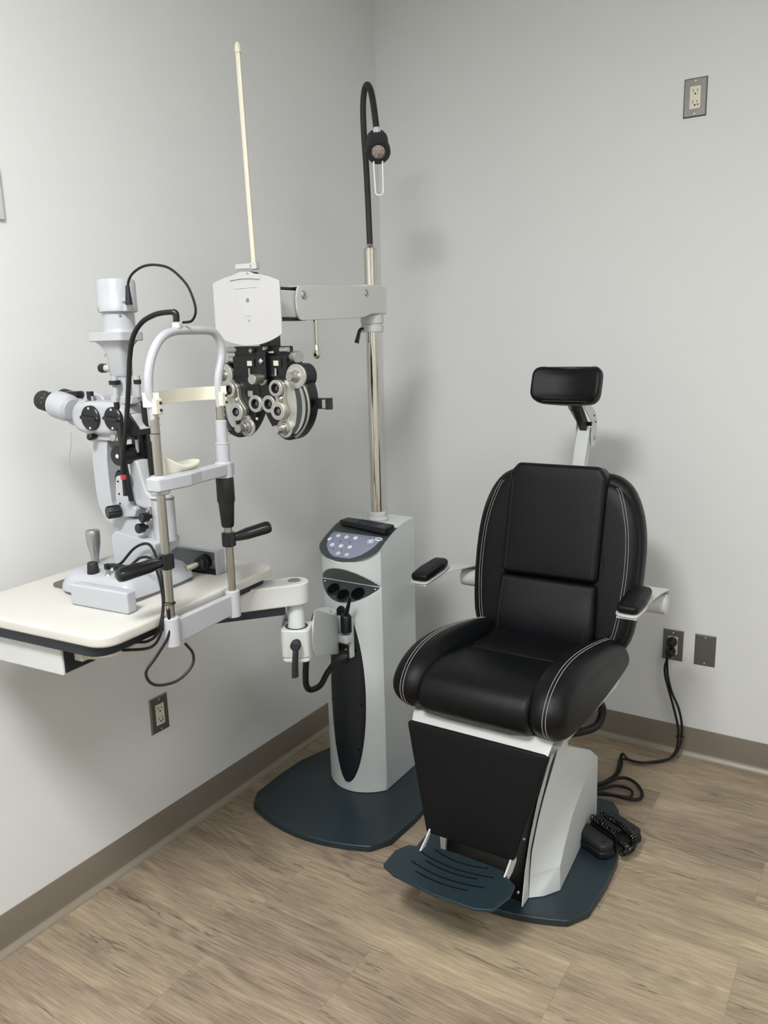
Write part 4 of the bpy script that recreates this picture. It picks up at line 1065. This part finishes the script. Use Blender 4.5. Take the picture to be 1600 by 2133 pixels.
# pedestal shell: faceted sheet metal, right half mirrored
Ee = [(.124, -1.040, .024), (.126, -1.040, .095), (.128, -1.034, .162), (.128, -.989, .234), (.128, -.955, .275), (.128, -.882, .343), (.124, -.830, .378)]
Cc = [(.186, -.968, .024), (.187, -.976, .102), (.183, -.923, .147), (.177, -.858, .189), (.169, -.751, .217), (.162, -.664, .222), (.155, -.566, .223)]
Cc = [(.186-.031*(y+.971)/.416, y, z) for x, y, z in Cc]
D0 = (.156, -1.014, .024); T2 = (.158, -.649, .286); B0 = (.155, -.555, .024)
mb = MB()
for sg in (1, -1):
    W_ = lambda p: mb.bm.verts.new((XC+sg*p[0], p[1], p[2]))
    def poly(*ps): mb.face([W_(p) for p in (ps if sg > 0 else ps[::-1])])
    poly(Ee[0], D0, Cc[1], Ee[1]); poly(D0, Cc[0], Cc[1])
    for i in range(1, 5): poly(Ee[i], Cc[i], Cc[i+1], Ee[i+1])
    poly(Ee[5], Cc[5], T2); poly(Ee[5], T2, Ee[6]); poly(T2, Cc[5], Cc[6])
    poly(Cc[0], B0, Cc[1]); 
    for i in range(1, 6): poly(Cc[i], B0, Cc[i+1])
def both(*ps): mb.face([mb.bm.verts.new((XC+p[0], p[1], p[2])) for p in ps])
m_ = lambda p: (-p[0], p[1], p[2])
both(Ee[6], T2, m_(T2), m_(Ee[6])); both(T2, Cc[6], m_(Cc[6]), m_(T2)); both(Cc[6], B0, m_(B0), m_(Cc[6])); both(Ee[0], Ee[6], m_(Ee[6]), m_(Ee[0]))
build('pedestal', mb, 'powder', ch, angle=16)
# front flanges
P = [(-1.082, .024), (-1.035, .024), (-1.030, .16), (-.98, .24), (-.90, .34), (-.86, .37), (-.885, .372), (-.975, .285), (-1.030, .20), (-1.062, .12)]
for sx in (-1, 1): build('flange', MB().prism(P, c3(sx*.120, 0, 0), Y_, Z_, .003*sx), 'powder', ch)
A = [(-.118, .026), (.118, .026), (.115, .38), (-.115, .38)]
fp = MB(); rows_ = []
for z, y in ((.026, -1.066), (.12, -1.052), (.20, -1.022), (.28, -.968), (.365, -.885)): rows_.append([V((XC-.119, y, z)), V((XC, y, z)), V((XC+.119, y, z))])
fpo = build('front_panel', fp.grid(rows_), 'black', ch, solid=.003)
for z, y in ((.05, -1.067), (.19, -1.030), (.30, -.957)): screw(fpo, c3(.104, y, z), (0, -1, .3), .004); 
build('lift_column', MB().cyl(c3(.03, -.80, .30), c3(.03, -.80, .50), .062, n=40), 'blackmat', ch)
build('column_sleeve', MB().lathe(c3(.055, -.80, .28), Z_, [(0, .080), (.115, .080), (.115, .076), (.02, .076)], 40), 'powder', ch)
# seat pan
P = [(-1.06, .500), (-.60, .478), (-.56, .486), (-.575, .510), (-1.04, .520)]
build('seat_pan', MB().prism(P, c3(-.215, 0, 0), Y_, Z_, .43), 'powder2', ch, bevel=.003)
# front steel apron (bent sheet)
mb = MB()
rows_ = [[c3(x, -1.095-.003*(1-abs(x)/.2), z) for x, z in ((-.194, .527), (-.09, .520), (.09, .520), (.155, .534), (.205, .530))],
         [c3(x, -1.115, z) for x, z in ((-.190, .498), (-.09, .498), (.09, .498), (.155, .498), (.198, .498))]]
rows_.insert(0, [c3(x, -1.06, z) for x, z in ((-.18, .532), (-.09, .525), (.09, .525), (.15, .537), (.19, .534))])
build('apron', mb.grid(rows_), 'powder2', ch, solid=.004, bevel=.001)
# leg pad
tl, tr_, blx, brx = -.203, .203, -.120, .132
u_ = X_; v_ = V((0, .048, .286)).normalized()
org = c3(0, -1.150, .212)
A = round_poly([(blx, .0), (brx, .0), (tr_, .291), (tl, .291)], [.012, .012, .012, .012], 4)
mb = MB().pillow(A, org, u_, v_, .020, .006, .002); build('leg_pad', mb, 'leatherflat', ch, label='black padded leg panel', boost=None)
A = round_poly([(blx+.010, -.008), (brx-.006, -.008), (tr_-.01, .291), (tl+.01, .291)], .006, 2)
build('leg_panel_frame', MB().prism(A, org+V((0, .004, 0)), u_, v_, -.004), 'powder2', ch)
for sx in (-.112, .122):
    P = smooth2d([(-1.135, .222), (-1.155, .222), (-1.178, .205), (-1.200, .190), (-1.222, .182), (-1.222, .194), (-1.200, .207), (-1.176, .222), (-1.158, .236), (-1.135, .238)], 2)
    o = build('footrest_bracket', MB().prism([(y, z+.0) for y, z in P] if sx < 0 else [(-1.135, .195), (-1.16, .178), (-1.200, .170), (-1.215, .174), (-1.215, .190), (-1.19, .205), (-1.165, .222), (-1.14, .225), (-1.13, .262)], c3(sx, 0, 0), Y_, Z_, .005), 'white', ch, bevel=.0015)
    screw(o, c3(sx+.005 if sx > 0 else sx, -1.200, .188), (1, 0, 0), .005)
# footrest plate
A = [(-.155, -1.345), (.10, -1.352), (.152, -1.338), (.164, -1.31), (.170, -1.24), (.155, -1.205), (.118, -1.196), (.108, -1.180), (-.094, -1.182), (-.104, -1.198), (-.148, -1.208), (-.172, -1.25), (-.170, -1.315)]
A = [(-.165, -1.318), (-.120, -1.338), (0, -1.352), (.110, -1.348), (.150, -1.330), (.166, -1.262), (.160, -1.222), (.130, -1.203), (.112, -1.184), (0, -1.180), (-.096, -1.184), (-.112, -1.203), (-.150, -1.212), (-.168, -1.250)]
A = round_poly(A, .012, 3)
ftz = .186
ft = build('footrest', MB().prism(A, (XC, 0, ftz), X_, Y_, .008), 'teal', ch, bevel=.002, label='dark blue-grey footrest plate with curved slots')
mb = MB()
for (x0, x1, y, ym) in ((-.075, .075, -1.197, -1.212), (-.108, .104, -1.222, -1.240), (-.078, .070, -1.248, -1.259), (-.108, .100, -1.268, -1.286), (-.078, .070, -1.298, -1.308)):
    mb.tube([(XC+x0+(x1-x0)*k/8, y+(ym-y)*(1-((k-4)/4)**2), ftz+.0068) for k in range(9)], .0024, 8, 3)
build('anti_slip_slots', mb, 'hole', ft)
# seat cushions
def soft(name, P, x0, x1, r, dome=.004, m='leather', seg=7, label=None, par=ch):
    """side profile (y,z) swept across x"""
    return build(name, MB().pillow(smooth2d(P, 5), V((XC+x0, 0, 0)), Y_, Z_, x1-x0, r, dome, seg), m, par, label=label, angle=60)
roll = [(-1.070, .525), (-1.115, .538), (-1.146, .572), (-1.148, .614), (-1.118, .648), (-1.05, .664), (-.95, .656), (-.868, .638), (-.858, .60), (-.87, .53), (-1.0, .520)]
sc_ = soft('seat_front_cushion', roll, -.158, .158, .020, .002)
build('seam', MB().tube([(XC-.156, -.866, .640), (XC, -.866, .6405), (XC+.156, -.866, .640)], .0016, 6, 4), 'leather', sc_)
build('rear_seat_panel', MB().pillow(smooth2d([(-.862, .632), (-.86, .52), (-.60, .50), (-.56, .52), (-.56, .625), (-.60, .632), (-.75, .630)], 3), V((XC-.158, 0, 0)), Y_, Z_, .316, .006, 0), 'leatherflat', ch)
bol = [(-1.045, .518), (-1.105, .538), (-1.145, .580), (-1.145, .625), (-1.105, .668), (-1.03, .694), (-.93, .697), (-.80, .680), (-.68, .656), (-.60, .632), (-.552, .592), (-.548, .552), (-.585, .522), (-.75, .510), (-.92, .508)]
for sx in (-1, 1):
    x0, x1 = (.140, .246) if sx > 0 else (-.246, -.140)
    bo = soft('seat_bolster', bol, x0, x1, .046, .006)
    Q = smooth2d(bol, 5)
    k = [p for p in Q if p[1] > .498 and p[0] < -.58]
    # the double stitched seam follows the profile over the crown
    seam_pts = [p for p in smooth2d(bol, 5)]
    i0 = max(range(len(seam_pts)), key=lambda i: -((seam_pts[i][0]+1.045)**2+(seam_pts[i][1]-.49)**2))
    path = seam_pts[i0:]+seam_pts[:i0]; path = [p for p in path if p[0] < -.60 and p[1] > .515]
    path = path[1:46]
    for dx in (.0, .0085):
        # stitches: short dashes lying on the surface
        x = sx*(.195+dx); mb = MB(); pts = []
        for i, (y, z) in enumerate(path):
            pts.append(V((XC+x, y, z)))
        # outward normals
        PP = smooth_path(pts, 4)
        run = 0; seg_ = []
        for i in range(len(PP)-1):
            d = (PP[i+1]-PP[i]); n_ = V((0, d.z, -d.y)); 
            if n_.length: n_.normalize()
            if n_.dot(V((0, PP[i].y+.85, PP[i].z-.58))) < 0: n_ = -n_
            a_ = PP[i]+n_*.0002; b_ = PP[i]+d*.72+n_*.0002
            mb.cyl(a_, b_, .0008, n=5)
        build('stitching', mb, 'thread', bo)
# backrest (tilted 13 degrees)
TB = math.radians(13)
bo_ = c3(0, -.660, .555); bu = X_; bv = V((0, math.sin(TB), math.cos(TB))); bn = bu.cross(bv)         # bn points towards the sitter (-y)
def B3(u__, v__, n__=0): return bo_+bu*u__+bv*v__+bn*n__
half = [(.0, .018), (.150, .018), (.205, .030), (.245, .085), (.260, .17), (.266, .28), (.264, .38), (.250, .46), (.222, .525), (.185, .563), (.13, .578), (0, .580)]
outl = half+[(-x, y) for x, y in half[-2:0:-1]]
outl = smooth2d(outl, 3)
mb = MB().pillow(outl, B3(0, 0, -.10), bu, bv, .085, .034, .002, 7)
bk = build('backrest', mb, 'leather', ch, angle=60)
# side wings slightly proud
for sx in (-1, 1):
    W = [(.110, .034), (.150, .032), (.200, .038), (.238, .09), (.253, .17), (.259, .28), (.256, .38), (.243, .450), (.215, .506), (.178, .540), (.145, .550), (.110, .550)]
    W = [(sx*x, y) for x, y in W]; 
    if sx < 0: W = W[::-1]
    wg = build('side_wing', MB().pillow(smooth2d(W, 3), B3(0, 0, -.062), bu, bv, .058, .026, .003, 6), 'leather', ch, angle=60)
    for off in (.0, .008):
        Pth = [(.183, .040), (.206, .10), (.218, .18), (.224, .28), (.220, .38), (.208, .45), (.188, .515), (.178, .532)]
        PP = smooth_path([B3(sx*(x+off), y, .0005 if .1 < y < .5 else -.0022) for x, y in Pth], 16); mb = MB()
        for i in range(len(PP)-1):
            d = PP[i+1]-PP[i]; mb.cyl(PP[i], PP[i]+d*.68, .0008, n=5)
        build('stitching', mb, 'thread', wg)
up_o = [(-.152, .245), (.152, .245), (.152, .560), (.128, .590), (-.128, .590), (-.152, .560)]
mb = MB().pillow(round_poly(up_o, .022, 5), B3(0, 0, -.06), bu, bv, .082, .016, .003, 6); uc = build('upper_back_cushion', mb, 'leather', ch, angle=60)
lo_o = round_poly([(-.160, .010), (.160, .010), (.162, .05), (.152, .243), (-.152, .243), (-.162, .05)], .014, 4)
def bulge(x, y, h): return (x, y, h+(.018*math.exp(-((y-.11)/.09)**2) if h > .03 else 0))
mb = MB().pillow(lo_o, B3(0, 0, -.06), bu, bv, .080, .018, .003, 6, bend=bulge); lc = build('lower_back_cushion', mb, 'leather', ch, angle=60)
for sx in (-1, 1):
    PP = [B3(sx*.136, y, .0235) for y in (.262, .35, .45, .55)]
    build('seam', MB().tube(PP, .0009, 6, 4), 'threadblack', uc)
    PP = [B3(sx*.136, y, .0215+.018*math.exp(-((y-.11)/.09)**2)) for y in (.03, .07, .11, .15, .19, .23)]
    build('seam', MB().tube(PP, .0009, 6, 4), 'threadblack', lc)
build('back_link', MB().box(B3(0, .03, -.08), (.12, .05, .12)), 'blackmat', ch, bevel=.006)
# armrests
for sx in (-1, 1):
    px_, py_, pz_ = (.318, -.540, .742) if sx > 0 else (.300, -.545, .742)
    ox, oy, oz = (.293, -.722, .800) if sx > 0 else (.345, -.715, .800)
    c1 = c3(sx*(px_+.018), py_, pz_)
    ar = build('arm_pivot', MB().cyl(c3(sx*.235, py_, pz_), c1, .030, n=36, ch=.002), 'powder2', ch)
    build('pivot_cap', MB().lathe(c1, X_*sx, [(-.001, .020), (.0015, .020), (.002, .006)], 28), 'powder', ar)
    rows_ = []
    prof_ = [(py_+.029, pz_+.010, 0), (py_+.022, pz_+.040, .05), (py_-.005, oz-.014, .15), (py_-.05, oz-.010, .4), (oy+.05, oz-.010, .8), (oy-.04, oz-.017, 1), (oy-.085, oz-.022, 1)]
    for p in smooth_path([V(p) for p in prof_], 4):
        cx_ = (px_-.014)*(1-p.z)+ox*p.z; hw_ = .033-.006*p.z
        rows_.append([c3(sx*(cx_+hw_*(k/2-1)), p.x, p.y) for k in range(5)])
    st = build('arm_strap', MB().grid(rows_), 'powder2', ch, solid=.005, bevel=.0015)
    padc = c3(sx*ox, oy, oz)
    o2 = round_poly([(-.030, -.085), (.028, -.088), (.034, -.02), (.028, .075), (-.022, .078), (-.032, .03)], .020, 5)
    if sx < 0: o2 = [(-x, y) for x, y in o2][::-1]
    uu = X_; vv = V((0, math.cos(.10), math.sin(.10)))
    build('pad_tray', MB().prism([(x*1.06, y*1.04) for x, y in o2], padc-Z_*.012, uu, vv, .006), 'white', ch, bevel=.002)
    build('arm_pad', MB().pillow(o2, padc-Z_*.006, uu, vv, .024, .010, .003, 5), 'leather', ch, angle=60)
    build('tray_screw', MB().cyl(padc+V((0, -.04, -.028)), padc+V((0, -.04, -.010)), .005, n=14), 'white', ch)
# headrest
HC = c3(0.004, -.475, 1.362)
hu = X_; hv = V((0, math.sin(.30), math.cos(.30))); hn = hu.cross(hv)
def bendh(x, y, h): return (x, y, h+3.0*x*x)
mb = MB().pillow(rrect(.214, .112, .036, 7), HC-hn*.035, hu, hv, .052, .018, .004, 6, bend=bendh)
hr = build('headrest_pad', mb, 'leather', ch, angle=60, label='black curved headrest pad')
mb = MB(); o3 = rrect(.206, .104, .028, 6)
PP = [HC-hn*.035+hu*x+hv*y+hn*(3.0*x*x+.042) for x, y in o3]; PP.append(PP[0]); build('piping', MB().tube(PP, .0016, 6, 0), 'threadblack', hr)
mb = MB()
def barx(a, b, w_, t_): 
    a, b = V(a), V(b); d = b-a; u1, v1, dd = basis(d, X_); m_ = Matrix((( u1.x, v1.x, dd.x), (u1.y, v1.y, dd.y), (u1.z, v1.z, dd.z)))
    mbb = MB(); mbb.box((a+b)/2, (w_, t_, d.length), m_); return mbb
A0 = c3(.012, -.40, 1.06); A1 = c3(.012, -.335, 1.222)
build('headrest_post', barx(A0, A1, .034, .040), 'powder2', ch, bevel=.002)
jt = c3(.012, -.330, 1.205)
for sx in (-1, 1):
    P = [(-.345, 1.165), (-.322, 1.160), (-.305, 1.175), (-.298, 1.205), (-.300, 1.245), (-.318, 1.272), (-.400, 1.318), (-.425, 1.312), (-.43, 1.295), (-.345, 1.240), (-.352, 1.20)]
    pl_ = build('joint_plate', MB().prism(round_poly(P, .006, 3), c3(.012+sx*.0235, 0, 0), Y_, Z_, .003*sx), 'powder', ch, bevel=.0008)
    if sx > 0:
        build('joint_bolt', MB().lathe(c3(.012+.0265, -.322, 1.190), X_, [(0, .008), (.003, .008), (.004, .004)], 18), 'screw', pl_)
        for (y, z) in ((-.335, 1.262), (-.318, 1.24)): screw(pl_, c3(.0392, y, z), X_, .0025, m='hole')
build('joint_bar', MB().cyl(c3(-.008, -.335, 1.235), c3(.032, -.335, 1.235), .007, n=16), 'black', ch)
build('headrest_arm', barx(c3(.012, -.345, 1.225), c3(.012, -.425, 1.300), .030, .022), 'black', ch, bevel=.002)
build('headrest_mount', barx(c3(.012, -.42, 1.29), c3(.012, -.44, 1.345), .045, .020), 'blackmat', ch, bevel=.002)
# wire harness tube under the seat
build('cable_conduit', MB().tube([c3(.13, -.66, .47), c3(.155, -.60, .43), c3(.17, -.58, .39), c3(.16, -.60, .345), c3(.12, -.65, .335), c3(.07, -.70, .34)], .0125, 14), 'rubber', ch)

# ================================================================== FOOT CONTROL
fc = thing('foot_control', 'black twin pedal foot switch wrapped with coiled cord beside the chair base', 'foot switch', (1.185, -.690, .0), math.radians(-28))
fc.location.z = .026
def pedal(y, z, L_, W, lab):
    b_ = build('pedal_base', MB().pillow(rrect(L_, W, .022, 5, 0, y), (0, 0, z), X_, Y_, .022, .006), 'rubber', fc)
    p_ = build('pedal', MB().pillow(rrect(L_-.006, W-.008, .018, 5, 0, y), (0, 0, z+.020), X_, Y_, .022, .006, .002), 'blackmat', fc)
    A = [(.012, y-.006), (.040, y-.010), (.050, y), (.040, y+.010), (.012, y+.006), (.020, y)]
    build('arrow_mark', MB().prism(A, (0, 0, z+.0425), X_, Y_, .001), 'gloss', p_)
pedal(-.052, 0, .130, .062, 1); pedal(.062, .0, .125, .058, 2)
build('carry_bar', MB().box((-.004, .010, .050), (.095, .018, .012)), 'rubber', fc, bevel=.003)
build('switch_body', MB().box((0, .008, .022), (.11, .05, .036)), 'rubber', fc, bevel=.004)
def coil(pts, R, r, turns, nm='coiled_cord'):
    P = smooth_path(pts, 24); mb = MB(); Q = []; N_ = len(P)
    for i in range(turns*12):
        t_ = i/(turns*12-1)*(N_-1); k = min(int(t_), N_-2); f_ = t_-k; p = P[k].lerp(P[k+1], f_); d = (P[k+1]-P[k]).normalized(); u, v, _ = basis(d)
        a = 2*PI*i/12; Q.append(p+(u*math.cos(a)+v*math.sin(a))*R)
    mb.tube(Q, r, 6, 0); return build(nm, mb, 'gloss', fc)
coil([(-.055, -.008, .052), (0, -.012, .056), (.045, -.010, .050), (.068, -.004, .030), (.072, .010, .016)], .0085, .0026, 22)
coil([(-.055, .030, .052), (0, .030, .056), (.040, .032, .052), (.072, .034, .036), (.080, .020, .014), (.078, -.02, .012)], .0085, .0026, 26)

# ================================================================== POWER CORDS
def wcable(pts, r, label, name='electric_cord', sm=8):
    o = build(name, MB().tube(pts, r, 10, sm), 'rubber'); tag(o, label, 'power cord'); return o
pcx, pcz = 1.2011, .415
def plug(dz, dx, label):
    t_ = wthing('power_plug', label, 'plug', (pcx+dx, -.006, pcz+dz))
    c = V((pcx+dx, -.0065, pcz+dz))
    build('plug_head', MB().lathe(c, (0, -1, -.12), [(0, .0165), (.010, .0175), (.014, .0175), (.016, .0155), (.020, .0155), (.022, .0165), (.030, .0150), (.034, .011), (.040, .008)], 28), 'rubber', t_)
    return c+V((0, -.040, -.005))
e1 = plug(.017, -.001, 'round black plug in the upper socket of the outlet behind the chair')
e2 = plug(-.020, -.004, 'round black plug in the lower socket of the outlet behind the chair')
wcable([e1, e1+V((-.002, -.014, -.012)), (1.194, -.058, .375), (1.186, -.045, .34), (1.190, -.040, .30), (1.205, -.040, .25), (1.226, -.038, .18), (1.243, -.040, .11), (1.243, -.055, .045), (1.225, -.085, .014), (1.19, -.120, .009), (1.14, -.150, .009), (1.10, -.155, .012), (1.078, -.158, .030), (1.080, -.20, .014), (1.088, -.26, .010), (1.075, -.33, .010), (1.03, -.42, .010), (.99, -.50, .014)], .0042,
       'black cord from the upper plug of the outlet down the wall to the chair')
wcable([e2, e2+V((-.001, -.012, -.012)), (1.196, -.050, .345), (1.199, -.046, .31), (1.214, -.040, .25), (1.240, -.036, .19), (1.254, -.036, .12), (1.252, -.052, .05), (1.232, -.090, .022), (1.19, -.128, .016), (1.14, -.158, .012), (1.085, -.165, .014), (1.089, -.20, .010), (1.096, -.26, .010), (1.085, -.34, .010), (1.04, -.43, .012), (1.0, -.51, .02)], .0042,
       'black cord from the lower plug of the outlet down the wall to the chair')
o = build('spare_cord_loop', MB().tube([(1.03, -.435, .022), (1.07, -.37, .018), (1.105, -.312, .018), (1.135, -.292, .016), (1.172, -.31, .014), (1.200, -.350, .012), (1.205, -.385, .012), (1.187, -.408, .014), (1.15, -.415, .014), (1.10, -.420, .016), (1.05, -.445, .018), (1.01, -.47, .018)], .0055, 10, 8), 'rubber')
tag(o, 'outer loop of black cord lying on the floor behind the chair base', 'power cord')
o = build('spare_cord_loop', MB().tube([(1.03, -.445, .012), (1.08, -.385, .012), (1.110, -.352, .012), (1.14, -.345, .012), (1.168, -.366, .020), (1.180, -.395, .022), (1.172, -.418, .022), (1.13, -.425, .020), (1.08, -.430, .012), (1.03, -.46, .012)], .0050, 10, 8), 'rubber')
tag(o, 'inner loop of black cord lying inside the larger floor loop', 'power cord')
o = build('cable_tie', MB().torus((1.250, -.040, .085), (0, 0, 1), .013, .002, 20, 6), 'black', None); tag(o, 'black tie around the hanging power cords near the baseboard', 'cable tie')
o = build('cable_tie', MB().torus((1.080, -.163, .022), (1, .3, 0), .011, .002, 20, 6), 'black', None); tag(o, 'black tie around the power cords where they bend on the floor', 'cable tie')
